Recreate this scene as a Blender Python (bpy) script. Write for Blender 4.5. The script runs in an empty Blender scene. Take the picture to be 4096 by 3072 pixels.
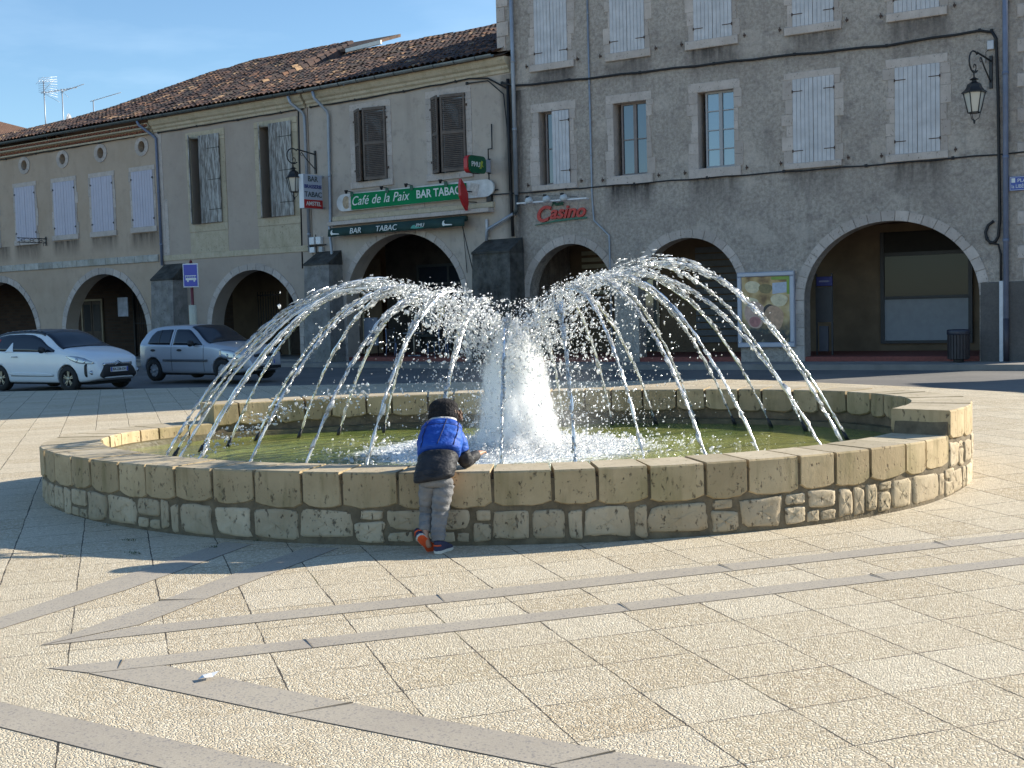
import bpy, bmesh, math, random
import numpy as np
from mathutils import Vector, Matrix, Euler
from mathutils.geometry import tessellate_polygon
random.seed(7); RNG=np.random.default_rng(11)
scene=bpy.context.scene; COL=scene.collection
R=math.radians
# ------------------------------------------------------------------ camera
CF,CP,CR,CH=4760.35,0.06439508,-0.02816578,1.68
cam=bpy.data.objects.new('camera',bpy.data.cameras.new('camera')); COL.objects.link(cam)
cam.data.sensor_width=36.0; cam.data.lens=CF/4096*36; cam.data.clip_end=2000; cam.data.clip_start=.1
_f=Vector((0,math.cos(CP),-math.sin(CP))); _u=Vector((0,math.sin(CP),math.cos(CP))); _r=Vector((1,0,0))
_r2=_r*math.cos(CR)+_u*math.sin(CR); _u2=-_r*math.sin(CR)+_u*math.cos(CR)
cam.matrix_world=Matrix(((_r2.x,_u2.x,-_f.x,0),(_r2.y,_u2.y,-_f.y,0),(_r2.z,_u2.z,-_f.z,CH),(0,0,0,1)))
scene.camera=cam
# ------------------------------------------------------------------ light
SUN=Vector((0.94,0.341,0)).normalized(); SEL=R(24.0)
SUN=Vector((SUN.x*math.cos(SEL),SUN.y*math.cos(SEL),math.sin(SEL)))
sl=bpy.data.lights.new('sun','SUN'); sl.energy=5.0; sl.angle=R(.5); sl.color=(1,.92,.77)
so=bpy.data.objects.new('sun',sl); COL.objects.link(so); so.rotation_euler=SUN.to_track_quat('Z','Y').to_euler()
so.location=(40,10,40)
world=bpy.data.worlds.new('World'); scene.world=world; world.use_nodes=True
wn=world.node_tree; wn.nodes.clear()
_o=wn.nodes.new('ShaderNodeOutputWorld'); _b=wn.nodes.new('ShaderNodeBackground')
_s=wn.nodes.new('ShaderNodeTexSky'); _s.sky_type='NISHITA'; _s.sun_disc=False; _s.sun_elevation=SEL
_s.sun_rotation=math.atan2(SUN.x,SUN.y); _s.air_density=1.0; _s.dust_density=.25; _s.ozone_density=2.2
_tc=wn.nodes.new('ShaderNodeTexCoord'); _mp=wn.nodes.new('ShaderNodeMapping'); _mp.inputs['Scale'].default_value=(3,3,13)
_nz=wn.nodes.new('ShaderNodeTexNoise'); _nz.inputs['Scale'].default_value=1.6; _nz.inputs['Detail'].default_value=5; _nz.inputs['Roughness'].default_value=.55
_cr=wn.nodes.new('ShaderNodeMapRange'); _cr.inputs[1].default_value=.50; _cr.inputs[2].default_value=.78; _cr.inputs[4].default_value=.20
_sx=wn.nodes.new('ShaderNodeSeparateXYZ'); _el=wn.nodes.new('ShaderNodeMapRange'); _el.inputs[1].default_value=.30; _el.inputs[2].default_value=.14
_ml=wn.nodes.new('ShaderNodeMath'); _ml.operation='MULTIPLY'
_mx=wn.nodes.new('ShaderNodeMix'); _mx.data_type='RGBA'; _mx.inputs[7].default_value=(9,9.3,9.8,1)
L=wn.links.new
L(_tc.outputs['Generated'],_mp.inputs[0]); L(_mp.outputs[0],_nz.inputs['Vector']); L(_nz.outputs[0],_cr.inputs[0])
L(_tc.outputs['Generated'],_sx.inputs[0]); L(_sx.outputs['Z'],_el.inputs[0]); L(_cr.outputs[0],_ml.inputs[0]); L(_el.outputs[0],_ml.inputs[1])
L(_ml.outputs[0],_mx.inputs[0]); L(_s.outputs[0],_mx.inputs[6]); _tn=wn.nodes.new('ShaderNodeMix'); _tn.data_type='RGBA'; _tn.blend_type='MULTIPLY'; _tn.inputs[0].default_value=1; _tn.inputs[7].default_value=(.965,1.12,1.20,1); L(_mx.outputs[2],_tn.inputs[6]); L(_tn.outputs[2],_b.inputs[0])
_b.inputs[1].default_value=.083; L(_b.outputs[0],_o.inputs[0])
scene.view_settings.view_transform='Standard'; scene.view_settings.look='None'; scene.view_settings.exposure=1.0; scene.view_settings.gamma=1
scene.render.engine='CYCLES'; scene.cycles.max_bounces=24; scene.cycles.diffuse_bounces=6; scene.cycles.glossy_bounces=4; scene.cycles.volume_bounces=20; scene.cycles.transparent_max_bounces=16
# ------------------------------------------------------------------ materials
class NT:
    def __init__(s,name):
        s.m=bpy.data.materials.new(name); s.m.use_nodes=True; s.t=s.m.node_tree; s.t.nodes.clear()
        s.out=s.t.nodes.new('ShaderNodeOutputMaterial'); s.p=s.t.nodes.new('ShaderNodeBsdfPrincipled'); s.l(s.p.outputs[0],s.out.inputs[0])
        s.tc=s.t.nodes.new('ShaderNodeTexCoord'); s.co=s.tc.outputs['Object']
    def l(s,a,b): s.t.links.new(a,b)
    def n(s,k,**kw):
        nd=s.t.nodes.new('ShaderNode'+k)
        for a,v in kw.items(): setattr(nd,a,v)
        return nd
    def put(s,sock,v):
        if v is None: return
        if hasattr(v,'is_linked') or isinstance(v,bpy.types.NodeSocket): s.l(v,sock)
        else: sock.default_value=v
    def noise(s,scale,detail=3,rough=.5,vec=None,stretch=None):
        v=vec or s.co
        if stretch:
            mp=s.n('Mapping'); mp.inputs['Scale'].default_value=stretch; s.l(v,mp.inputs[0]); v=mp.outputs[0]
        nd=s.n('TexNoise'); nd.inputs['Scale'].default_value=scale; nd.inputs['Detail'].default_value=detail; nd.inputs['Roughness'].default_value=rough
        s.l(v,nd.inputs['Vector']); return nd.outputs[0]
    def voro(s,scale,feature='F1',vec=None,out='Distance',rnd=1.0):
        nd=s.n('TexVoronoi',feature=feature); nd.inputs['Scale'].default_value=scale; nd.inputs['Randomness'].default_value=rnd
        s.l(vec or s.co,nd.inputs['Vector']); return nd.outputs[out]
    def math(s,op,a,b=None,c=None,clamp=False):
        nd=s.n('Math',operation=op); nd.use_clamp=clamp
        for i,v in enumerate((a,b,c)):
            if v is not None: s.put(nd.inputs[i],v)
        return nd.outputs[0]
    def mr(s,v,a,b,c=0.0,d=1.0):
        nd=s.n('MapRange'); s.put(nd.inputs[0],v)
        for i,x in enumerate((a,b,c,d)): s.put(nd.inputs[i+1],x)
        return nd.outputs[0]
    def mix(s,f,a,b,mode='MIX'):
        nd=s.n('Mix',data_type='RGBA',blend_type=mode); s.put(nd.inputs[0],f)
        for i,v in ((6,a),(7,b)):
            if isinstance(v,tuple): nd.inputs[i].default_value=v if len(v)==4 else (*v,1)
            else: s.put(nd.inputs[i],v)
        return nd.outputs[2]
    def sep(s,vec=None):
        nd=s.n('SeparateXYZ'); s.l(vec or s.co,nd.inputs[0]); return nd.outputs
    def ramp(s,v,stops,interp='LINEAR'):
        nd=s.n('ValToRGB'); nd.color_ramp.interpolation=interp; e=nd.color_ramp.elements
        while len(e)<len(stops): e.new(.5)
        for i,(p,c) in enumerate(stops): e[i].position=p; e[i].color=(*c,1) if len(c)==3 else c
        s.put(nd.inputs[0],v); return nd.outputs[0]
    def bump(s,h,strength=.5,dist=.02,normal=None):
        nd=s.n('Bump'); nd.inputs['Strength'].default_value=strength; nd.inputs['Distance'].default_value=dist; s.put(nd.inputs['Height'],h)
        if normal is not None: s.l(normal,nd.inputs['Normal'])
        return nd.outputs[0]
    def fin(s,col=None,rough=.7,normal=None,metal=0,spec=None,trans=None,ior=None,coat=None):
        P=s.p.inputs
        if isinstance(col,tuple): P['Base Color'].default_value=(*col,1) if len(col)==3 else col
        elif col is not None: s.l(col,P['Base Color'])
        s.put(P['Roughness'],rough); P['Metallic'].default_value=metal
        if normal is not None: s.l(normal,P['Normal'])
        if spec is not None: P['Specular IOR Level'].default_value=spec
        if trans is not None: P['Transmission Weight'].default_value=trans
        if ior is not None: P['IOR'].default_value=ior
        if coat: P['Coat Weight'].default_value=coat; P['Coat Roughness'].default_value=.05
        return s.m
def plain(name,col,rough=.6,metal=0,var=.12,scale=6,bump=0,bscale=40,spec=None,coat=None):
    t=NT(name); n=t.noise(scale,4,.6)
    c=t.mix(t.mr(n,.3,.7),tuple(max(0,x*(1-var)) for x in col),tuple(min(1,x*(1+var)) for x in col))
    nm=t.bump(t.noise(bscale,3),bump,.01) if bump else None
    return t.fin(c,rough,nm,metal,spec,coat=coat)
# ------------------------------------------------------------------ mesh collector
class MB:
    def __init__(s): s.v=[]; s.f=[]; s.mi=[]; s.sm=[]
    def add(s,vs,fs,mi=0,smooth=False):
        o=len(s.v); s.v.extend(tuple(v) for v in vs)
        for f in fs: s.f.append(tuple(i+o for i in f)); s.mi.append(mi); s.sm.append(smooth)
        return s
    def box(s,x0,y0,z0,x1,y1,z1,mi=0):
        if x0>x1:x0,x1=x1,x0
        if y0>y1:y0,y1=y1,y0
        if z0>z1:z0,z1=z1,z0
        return s.add([(x0,y0,z0),(x1,y0,z0),(x1,y1,z0),(x0,y1,z0),(x0,y0,z1),(x1,y0,z1),(x1,y1,z1),(x0,y1,z1)],
          [(0,3,2,1),(4,5,6,7),(0,1,5,4),(1,2,6,5),(2,3,7,6),(3,0,4,7)],mi)
    def bbox(s,x0,y0,z0,x1,y1,z1,b=.01,mi=0):
        """box with its -y face bevelled (facade blocks)"""
        vs=[(x0,y1,z0),(x1,y1,z0),(x1,y1,z1),(x0,y1,z1),(x0,y0+b,z0),(x1,y0+b,z0),(x1,y0+b,z1),(x0,y0+b,z1),
            (x0+b,y0,z0+b),(x1-b,y0,z0+b),(x1-b,y0,z1-b),(x0+b,y0,z1-b)]
        fs=[(0,3,2,1)[::-1]]+[(8,9,10,11)]
        for i in range(4):
            j=(i+1)%4; fs.append((i,j,4+j,4+i)); fs.append((4+i,4+j,8+j,8+i))
        return s.add(vs,fs,mi)
    def prism(s,poly,d0,d1,mi=0,ax='y'):
        """poly in (s,z) extruded from d0 to d1 along y (ax='y'), or (x,y) along z (ax='z'), or (y,z) along x"""
        n=len(poly)
        mk={'y':lambda a,b,d:(a,d,b),'z':lambda a,b,d:(a,b,d),'x':lambda a,b,d:(d,a,b)}[ax]
        vs=[mk(a,b,d0) for a,b in poly]+[mk(a,b,d1) for a,b in poly]
        fs=[tuple(range(n)),tuple(range(2*n-1,n-1,-1))]+[(i,i+n,(i+1)%n+n,(i+1)%n) for i in range(n)]
        return s.add(vs,fs,mi)
    def tube(s,pts,r,n=8,mi=0,caps=True,smooth=True,sq=False):
        pts=[Vector(p) for p in pts]; k=len(pts); rs=r if isinstance(r,(list,tuple)) else [r]*k
        up=None; vs=[]
        for i,p in enumerate(pts):
            t=((pts[min(i+1,k-1)]-p).normalized()+(p-pts[max(i-1,0)]).normalized())
            t=t.normalized() if t.length>1e-6 else Vector((0,0,1))
            if up is None: up=Vector((0,0,1)) if abs(t.z)<.9 else Vector((1,0,0))
            a=t.cross(up).normalized(); b=a.cross(t).normalized(); up=b
            for j in range(n):
                th=2*math.pi*(j+.5)/n; vs.append(p+(a*math.cos(th)+b*math.sin(th))*rs[i])
        fs=[(i*n+j,i*n+(j+1)%n,(i+1)*n+(j+1)%n,(i+1)*n+j) for i in range(k-1) for j in range(n)]
        if caps: fs+= [tuple(range(n))[::-1],tuple((k-1)*n+j for j in range(n))]
        return s.add(vs,fs,mi,smooth)
    def lathe(s,prof,c=(0,0,0),n=16,mi=0,smooth=True,axis='z',caps=True):
        vs=[];c=Vector(c)
        for r,h in prof:
            for j in range(n):
                th=2*math.pi*(j+.5)/n; a,b=r*math.cos(th),r*math.sin(th)
                vs.append(c+(Vector((a,b,h)) if axis=='z' else Vector((a,h,b)) if axis=='y' else Vector((h,a,b))))
        k=len(prof); fs=[(i*n+j,i*n+(j+1)%n,(i+1)*n+(j+1)%n,(i+1)*n+j) for i in range(k-1) for j in range(n)]
        if caps: fs+=[tuple(range(n))[::-1],tuple((k-1)*n+j for j in range(n))]
        return s.add(vs,fs,mi,smooth)
    def grid(s,fn,nu,nv,mi=0,smooth=True,wrapu=False):
        vs=[fn(i,j) for i in range(nu) for j in range(nv)]
        fs=[(i*nv+j,((i+1)%nu)*nv+j,((i+1)%nu)*nv+j+1,i*nv+j+1) for i in range(nu if wrapu else nu-1) for j in range(nv-1)]
        return s.add(vs,fs,mi,smooth)
    def build(s,name,mats,parent=None,loc=None):
        me=bpy.data.meshes.new(name); me.from_pydata(s.v,[],s.f); mats=mats if isinstance(mats,(list,tuple)) else [mats]
        for m in mats: me.materials.append(m)
        me.polygons.foreach_set('material_index',s.mi); me.polygons.foreach_set('use_smooth',s.sm)
        bm=bmesh.new(); bm.from_mesh(me); bmesh.ops.recalc_face_normals(bm,faces=bm.faces); bm.to_mesh(me); bm.free()
        return link(name,me,parent,loc)
def link(name,me,parent=None,loc=None):
    o=bpy.data.objects.new(name,me); COL.objects.link(o)
    if parent: o.parent=parent
    if loc is not None: o.location=loc
    return o
def npmesh(name,V,F,mat,parent=None,smooth=True):
    me=bpy.data.meshes.new(name); nv,nf=len(V),len(F); k=F.shape[1]
    me.vertices.add(nv); me.vertices.foreach_set('co',V.astype(np.float32).ravel())
    me.loops.add(nf*k); me.loops.foreach_set('vertex_index',F.astype(np.int32).ravel())
    me.polygons.add(nf); me.polygons.foreach_set('loop_start',np.arange(nf,dtype=np.int32)*k); me.polygons.foreach_set('loop_total',np.full(nf,k,np.int32))
    me.polygons.foreach_set('use_smooth',np.full(nf,smooth)); me.materials.append(mat); me.update(calc_edges=True)
    return link(name,me,parent)
def tag(o,label,cat,group=None):
    o['label']=label; o['category']=cat
    if group: o['group']=group
    return o
def thing(name,label,cat,loc=(0,0,0),rz=0,group=None):
    o=bpy.data.objects.new(name,None); COL.objects.link(o); o.location=loc; o.rotation_euler=(0,0,rz); o.empty_display_size=.2
    return tag(o,label,cat,group)
def struct(o,kind='structure'): o['kind']=kind; return o
def text_mesh(txt,size,depth=.006,shear=0,sx=1,bold=0,align='CENTER',space=1.0):
    """lettering as mesh in the s,z plane, front towards -y"""
    cu=bpy.data.curves.new('lettering','FONT'); cu.body=txt; cu.size=size; cu.extrude=depth; cu.shear=shear; cu.align_x=align; cu.align_y='CENTER'; cu.offset=bold; cu.space_character=space
    o=bpy.data.objects.new('lettering',cu); COL.objects.link(o)
    dg=bpy.context.evaluated_depsgraph_get(); dg.update(); me=bpy.data.meshes.new_from_object(o.evaluated_get(dg))
    bpy.data.objects.remove(o); bpy.data.curves.remove(cu)
    me.transform(Matrix.Diagonal((sx,1,1,1))); me.transform(Matrix.Rotation(math.pi/2,4,'X'))
    return me
def text(name,txt,size,mat,parent,loc,rz=0,tilt=0,**kw):
    me=text_mesh(txt,size,**kw); me.materials.clear(); me.materials.append(mat)
    o=link(name,me,parent,loc); o.rotation_euler=(0,tilt,rz); return o
# ------------------------------------------------------------------ facade frames
PP=[Vector((-21.12155955,49.36757622)),Vector((-12.69215663,43.51359236)),Vector((-5.93601652,38.86611375)),Vector((0.24171940,34.24773466)),Vector((11.48912757,27.66227912))]
ANG=[math.atan2((PP[i+1]-PP[i]).y,(PP[i+1]-PP[i]).x) for i in range(4)]
def fpt(i,s,d=0,z=0):
    u=Vector((math.cos(ANG[i]),math.sin(ANG[i]))); n=Vector((-u.y,u.x)); q=PP[i]+u*s+n*d; return Vector((q.x,q.y,z))
def fthing(i,s,d,z,name,label,cat,group=None): return thing(name,label,cat,fpt(i,s,d,z),ANG[i],group)
def smooth(a,b,x):
    t=min(1,max(0,(x-a)/(b-a))); return t*t*(3-2*t)
def gz(x,y): return .05*smooth(8.8,11.5,y)+.06*smooth(2,4.5,x)*smooth(9,11.5,y)
# ------------------------------------------------------------------ ground materials
def slab_mat():
    t=NT('exposed aggregate slabs'); x,y,z=t.sep()
    c,s=math.cos(R(18.55)),math.sin(R(18.55))
    u=t.math('ADD',t.math('MULTIPLY',x,c),t.math('MULTIPLY',y,s)); v=t.math('ADD',t.math('MULTIPLY',x,-s),t.math('MULTIPLY',y,c))
    wob=t.math('MULTIPLY',t.math('SUBTRACT',t.noise(2.3,2),.5),.018)
    wob2=t.math('MULTIPLY',t.math('SUBTRACT',t.noise(24,4,.65),.5),.017)
    uu=t.math('DIVIDE',t.math('SUBTRACT',t.math('ADD',u,t.math('ADD',wob,wob2)),1.15),.475)
    vv=t.math('DIVIDE',t.math('SUBTRACT',t.math('ADD',v,t.math('ADD',wob,wob2)),5.94),.4375)
    fu=t.math('ABSOLUTE',t.math('SUBTRACT',t.math('FRACT',uu),.5)); fv=t.math('ABSOLUTE',t.math('SUBTRACT',t.math('FRACT',vv),.5))
    # wedge between the two diagonal bands is poured without joints
    e=t.math('ADD',y,t.math('MULTIPLY',x,.58)); wedge=t.math('MULTIPLY',t.math('GREATER_THAN',e,3.7),t.math('LESS_THAN',e,4.35))
    open_=t.math('SUBTRACT',1,wedge)
    thin=t.mr(t.noise(3.3,4,.65),.35,.72,.30,1.6)
    ju=t.math('GREATER_THAN',fu,t.math('SUBTRACT',.5,t.math('MULTIPLY',.0085,t.mr(t.noise(4.1,4,.65),.30,.72,.25,1.7))))
    jv=t.math('GREATER_THAN',fv,t.math('SUBTRACT',.5,t.math('MULTIPLY',.008,thin)))
    J=t.math('MULTIPLY',t.math('MAXIMUM',ju,jv),open_)
    wn=t.n('TexWhiteNoise',noise_dimensions='2D'); cb=t.n('CombineXYZ'); t.l(t.math('FLOOR',uu),cb.inputs[0]); t.l(t.math('FLOOR',vv),cb.inputs[1]); t.l(cb.outputs[0],wn.inputs['Vector'])
    # pebbles
    dist=t.n('Mapping'); t.l(t.co,dist.inputs[0]); dist.inputs['Rotation'].default_value=(0,0,.4); dist.inputs['Scale'].default_value=(1,1.25,1)
    peb=t.voro(62,'F1',dist.outputs[0]); pc=t.voro(62,'F1',dist.outputs[0],'Color'); ed=t.voro(62,'DISTANCE_TO_EDGE',dist.outputs[0])
    px=t.sep(pc)[0]
    base=t.ramp(px,[(0,(.41,.325,.215)),(.35,(.55,.455,.315)),(.7,(.645,.55,.40)),(1,(.74,.66,.52))])
    base=t.mix(t.mr(ed,.0,.11,1,0),base,(.30,.245,.17))
    big=t.noise(.55,4,.6); med=t.noise(2.6,4,.65)
    base=t.mix(t.mr(big,.40,.72,0,.25),base,(.46,.37,.26))
    base=t.mix(t.mr(med,.58,.78,0,.30),base,(.40,.34,.27))
    base=t.mix(t.mr(wn.outputs[0],0,1,0,.30),base,(.74,.68,.56))
    moss=t.mr(t.noise(1.1,2),.60,.72)
    jc=t.mix(moss,(.07,.06,.05),(.085,.09,.03))
    col=t.mix(J,base,jc)
    far=t.n('CameraData')
    h=t.math('SUBTRACT',t.mr(ed,0,.22,0,1),t.math('MULTIPLY',J,2.5))
    nm=t.bump(h,.62,.006); nm=t.bump(t.noise(5,3),.25,.02,nm)
    return t.fin(col,.78,nm,spec=.3)
def granite_mat():
    t=NT('grey granite band'); n=t.noise(170,4,.75); sp=t.voro(120,'F1',None,'Color'); 
    c=t.mix(t.mr(n,.35,.68),(.34,.295,.235),(.48,.425,.345)); c=t.mix(t.mr(t.sep(sp)[1],.86,.9),c,(.27,.245,.22)); c=t.mix(t.mr(t.noise(1.4,3),.4,.7,0,.35),c,(.25,.215,.185))
    return t.fin(c,.62,t.bump(n,.15,.004),spec=.35)
def asphalt_mat():
    t=NT('worn asphalt'); n=t.noise(160,3,.7); m=t.noise(.5,5,.6)
    c=t.mix(t.mr(n,.3,.7),(.085,.082,.082),(.17,.162,.155)); c=t.mix(t.mr(m,.4,.65,0,.55),c,(.21,.195,.18)); 
    return t.fin(c,.85,t.bump(n,.5,.006))
M_slab,M_gran,M_asph=slab_mat(),granite_mat(),asphalt_mat()
M_joint=plain('joint sand',(.15,.125,.095),.95,var=.6,scale=4)
# ------------------------------------------------------------------ plaza, road, pavement
EDGE=[(-90,55),(-30,33.5),(-12,27.7),(-6,27.1),(0,26.2),(4.5,24),(7.5,19.8),(9.5,15.8),(12.5,11.5),(90,-20)]
def edge(x):
    for (a,b),(c,d) in zip(EDGE,EDGE[1:]):
        if a<=x<=c: return b+(d-b)*(x-a)/(c-a)
mb=MB(); xs=sorted(set([-90,-60,-30]+[-20+i for i in range(0,41)]+[30,60,90])); NY=60
def pl(i,j):
    x=xs[i]; ye=edge(x); t=j/(NY-1); y=-25+(ye+25)*t; return (x,y,gz(x,y))
mb.grid(pl,len(xs),NY,0,False)
k=len(xs); base=len(mb.v)
mb.add([pl(i,NY-1) for i in range(k)]+[(pl(i,NY-1)[0],pl(i,NY-1)[1],-.06) for i in range(k)],[(i,i+1,k+i+1,k+i) for i in range(k-1)],1)
plaza=struct(mb.build('plaza',[M_slab,plain('kerb stone',(.33,.31,.28),.8,bump=.3)]))
mb=MB(); mb.add([(-900,-900,-.03),(900,-900,-.03),(900,900,-.03),(-900,900,-.03)],[(0,1,2,3)])
struct(mb.build('road',M_asph))
# granite bands set flush in the slabs, dark sand joint round each
BANDS=[[(-5.78,-.65),(-2.95,6.68),(-2.63,7.53),(-2.16,8.75),(-1.94,8.62),(-2.42,7.28),(-2.84,6.42),(-5.54,-.75)],
 [(-2.48,6.07),(-2.03,7.18),(-1.51,8.45),(-1.27,8.40),(-1.81,7.09),(-2.08,6.43)],
 [(-2.47,6.07),(-2.10,6.38),(-1.05,6.73),(-0.1,7.05),(3.5,8.25),(9,10.10),(9.05,9.92),(3.45,8.05),(-.11,6.83),(-1.45,6.40),(-2.35,6.10)],
 [(-2.28,5.66),(-1.29,5.98),(-.05,6.39),(3.2,7.48),(9,9.44),(9.05,9.27),(3.15,7.29),(-.04,6.21),(-1.23,5.82),(-1.72,5.655),(-2.04,5.56)],
 [(-2.04,5.552),(-1.72,5.648),(-.8,5.06),(-.04,4.60),(1.0,4.0),(6,1.1),(5.9,.85),(.9,3.78),(-.04,4.33),(-1.06,4.94)],
 [(-9,9.05),(-2.31,5.17),(-1.39,4.63),(-.91,4.345),(5,.9),(4.9,.66),(-1.02,4.14),(-1.39,4.37),(-2.16,4.84),(-9.1,8.82)]]
for poly in BANDS:
    P3=[Vector((x,y,0)) for x,y in poly]; tri=tessellate_polygon([P3]); c=sum(P3,Vector())/len(P3)
    # outward-offset joint strip below the band
    n=len(P3); off=[]
    area=sum(P3[i].x*P3[(i+1)%n].y-P3[(i+1)%n].x*P3[i].y for i in range(n)); sg=1 if area>0 else -1
    for i in range(n):
        a=(P3[i]-P3[i-1]).normalized(); b=(P3[(i+1)%n]-P3[i]).normalized()
        na=Vector((a.y,-a.x,0))*sg; nb=Vector((b.y,-b.x,0))*sg; m=(na+nb); m=m.normalized()/max(.45,m.normalized().dot(na)); off.append(P3[i]+m*.004)
    for pts,zz,mat,nm in ((off,.0015,M_joint,'band_joint'),(P3,.003,M_gran,'granite_band')):
        m2=MB(); m2.add([(p.x,p.y,gz(p.x,p.y)+zz) for p in pts],tri); struct(m2.build(nm,mat))
# lateral joints across the bands
mb=MB()
for (a,b) in (((-1.93,5.62),(-1.95,5.78)),((-1.03,5.87),(-1.10,6.05)),((.62,6.42),(.57,6.60)),((2.2,6.96),(2.14,7.13)),((-.42,6.74),(-.47,6.93)),((1.35,7.34),(1.29,7.52)),((2.9,7.86),(2.85,8.04)),((-.98,4.90),(-.72,5.01)),((-1.86,6.98),(-2.12,6.96)),((.1,4.26),(.35,4.37))):
    a=Vector(a);b=Vector(b);n=(b-a).normalized(); n=Vector((-n.y,n.x))*.0016
    mb.add([((a+n).x,(a+n).y,.005),((a-n).x,(a-n).y,.005),((b-n).x,(b-n).y,.005),((b+n).x,(b+n).y,.0115)],[(0,1,2,3)])
struct(mb.build('band_cross_joint',M_joint))
M_pav=plain('pavement concrete',(.24,.22,.20),.9,var=.2,scale=1.5,bump=.3)
M_redtile=plain('red floor tile',(.22,.06,.045),.7,var=.25,scale=20,bump=.2)
for i,(a,b) in enumerate(((-25,10.6),(0,8.4),(0,7.9),(-.1,14.2))):
    mb=MB(); o=.004*i
    vs=[fpt(i,a,-1.35-o,.09+o),fpt(i,b,-1.35-o,.09+o),fpt(i,b,.02,.09+o),fpt(i,a,.02,.09+o)]; lo=[Vector((v.x,v.y,-.05)) for v in vs]
    mb.add(vs+lo,[(0,1,2,3),(0,4,5,1),(1,5,6,2),(3,2,6,7),(0,3,7,4)]); struct(mb.build('pavement',M_pav))
# ------------------------------------------------------------------ fountain basin
FC=Vector((-.08,11.12)); FA,FB=4.25,2.75; FK=(1.003,-.005,.0074,.0144,-.0353,-.0008,.0334)
HL,HH,ZW=.53,.73,.36
def ring(th,off=0.0):
    r=FK[0]+sum(FK[1+2*(k-1)]*math.cos(k*th)+FK[2+2*(k-1)]*math.sin(k*th) for k in (1,2,3))
    p=FC+Vector((FA*r*math.cos(th),FB*r*math.sin(th)))
    if off:
        e=1e-3; a=ring(th-e); b=ring(th+e); t=(b-a).normalized(); p=p+Vector((t.y,-t.x))*off
    return p
def wid(th): return .40+.13*abs(math.cos(th))**2     # rim width
# arc-length table
_N=2000; _T=[2*math.pi*i/_N for i in range(_N+1)]; _P=[ring(t) for t in _T]; _S=[0]
for a,b in zip(_P,_P[1:]): _S.append(_S[-1]+(b-a).length)
PER=_S[-1]
def th_at(s): return float(np.interp(s%PER,_S,_T))
def s_at(th): return float(np.interp(th%(2*math.pi),_T,_S))
def stone_mat(name,c0,c1,pit=.6,green=.5):
    t=NT(name); n=t.noise(3.5,5,.6); c=t.mix(t.mr(n,.3,.7),c0,c1)
    wn=t.n('TexWhiteNoise',noise_dimensions='1D'); g=t.n('NewGeometry'); t.l(g.outputs['Random Per Island'],wn.inputs['W'])
    c=t.mix(t.mr(wn.outputs[0],0,1,0,.6),c,tuple(x*.70 for x in c0))
    st=t.noise(7,4,.6,stretch=(1,1,.16)); c=t.mix(t.mr(st,.52,.72,0,green),c,(.145,.125,.05))
    gr=t.noise(.9,3,.6); c=t.mix(t.mr(gr,.55,.72,0,green*.9),c,(.17,.155,.06))
    p1=t.voro(34,'SMOOTH_F1'); p2=t.noise(22,5,.7,stretch=(1,1,.5)); pits=t.mr(t.math('ADD',t.mr(t.noise(26,4,.72,stretch=(1,1,.55)),.60,.68),t.math('MULTIPLY',t.mr(p1,.0,.16,1,0),t.mr(t.noise(4,2),.5,.6))),0,1)
    c=t.mix(t.math('MULTIPLY',pits,.75),c,(.075,.06,.042))
    h=t.math('SUBTRACT',t.math('MULTIPLY',p2,.55),pits)
    return t.fin(c,.85,t.bump(h,pit,.012),spec=.2)
M_cop=stone_mat('travertine coping',(.40,.305,.18),(.56,.44,.275),.75,.55)
M_top=stone_mat('travertine top',(.43,.36,.25),(.56,.48,.36),.35,.15)
M_rub=stone_mat('rubble limestone',(.42,.335,.225),(.60,.50,.36),1.0,.25)
M_mort=plain('lime mortar',(.15,.118,.075),.95,var=.35,scale=9,bump=.7,bscale=45)
M_wet=plain('wet mossy mortar',(.10,.085,.045),.55,var=.4,scale=7,bump=.6,bscale=30)
fountain=thing('fountain','oval stone basin with rubble base, pale coping blocks and one raised half of the rim','fountain',(FC.x,FC.y,0))
TH0=math.atan2((9.72-FC.y)/FB,(3.6-FC.x)/FA)      # right-front step up
TH1=math.atan2((12.98-FC.y)/FB,(-3.24-FC.x)/FA)   # back-left step down
def is_high(th):
    th=(th-TH0)%(2*math.pi); return th<(TH1-TH0)%(2*math.pi)
loc0=Vector((FC.x,FC.y,0))
def fp(th,off,z):
    q=ring(th,off); return (q.x-FC.x,q.y-FC.y,z)
# mortar core
mb=MB(); n=240
def core(j,i):
    th=2*math.pi*i/n; h=(HH if is_high(th) else HL)-.06; w=wid(th)
    return [fp(th,-.008,-.08),fp(th,-.016,h),fp(th,-w+.03,h),fp(th,-w+.02,.0)][j]
def coreg(i,j): return core(j,i)
mb.grid(coreg,n,4,0,True,wrapu=True); mb.sm=[False]*len(mb.f)
mb.build('mortar_wall',M_mort,fountain)
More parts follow.
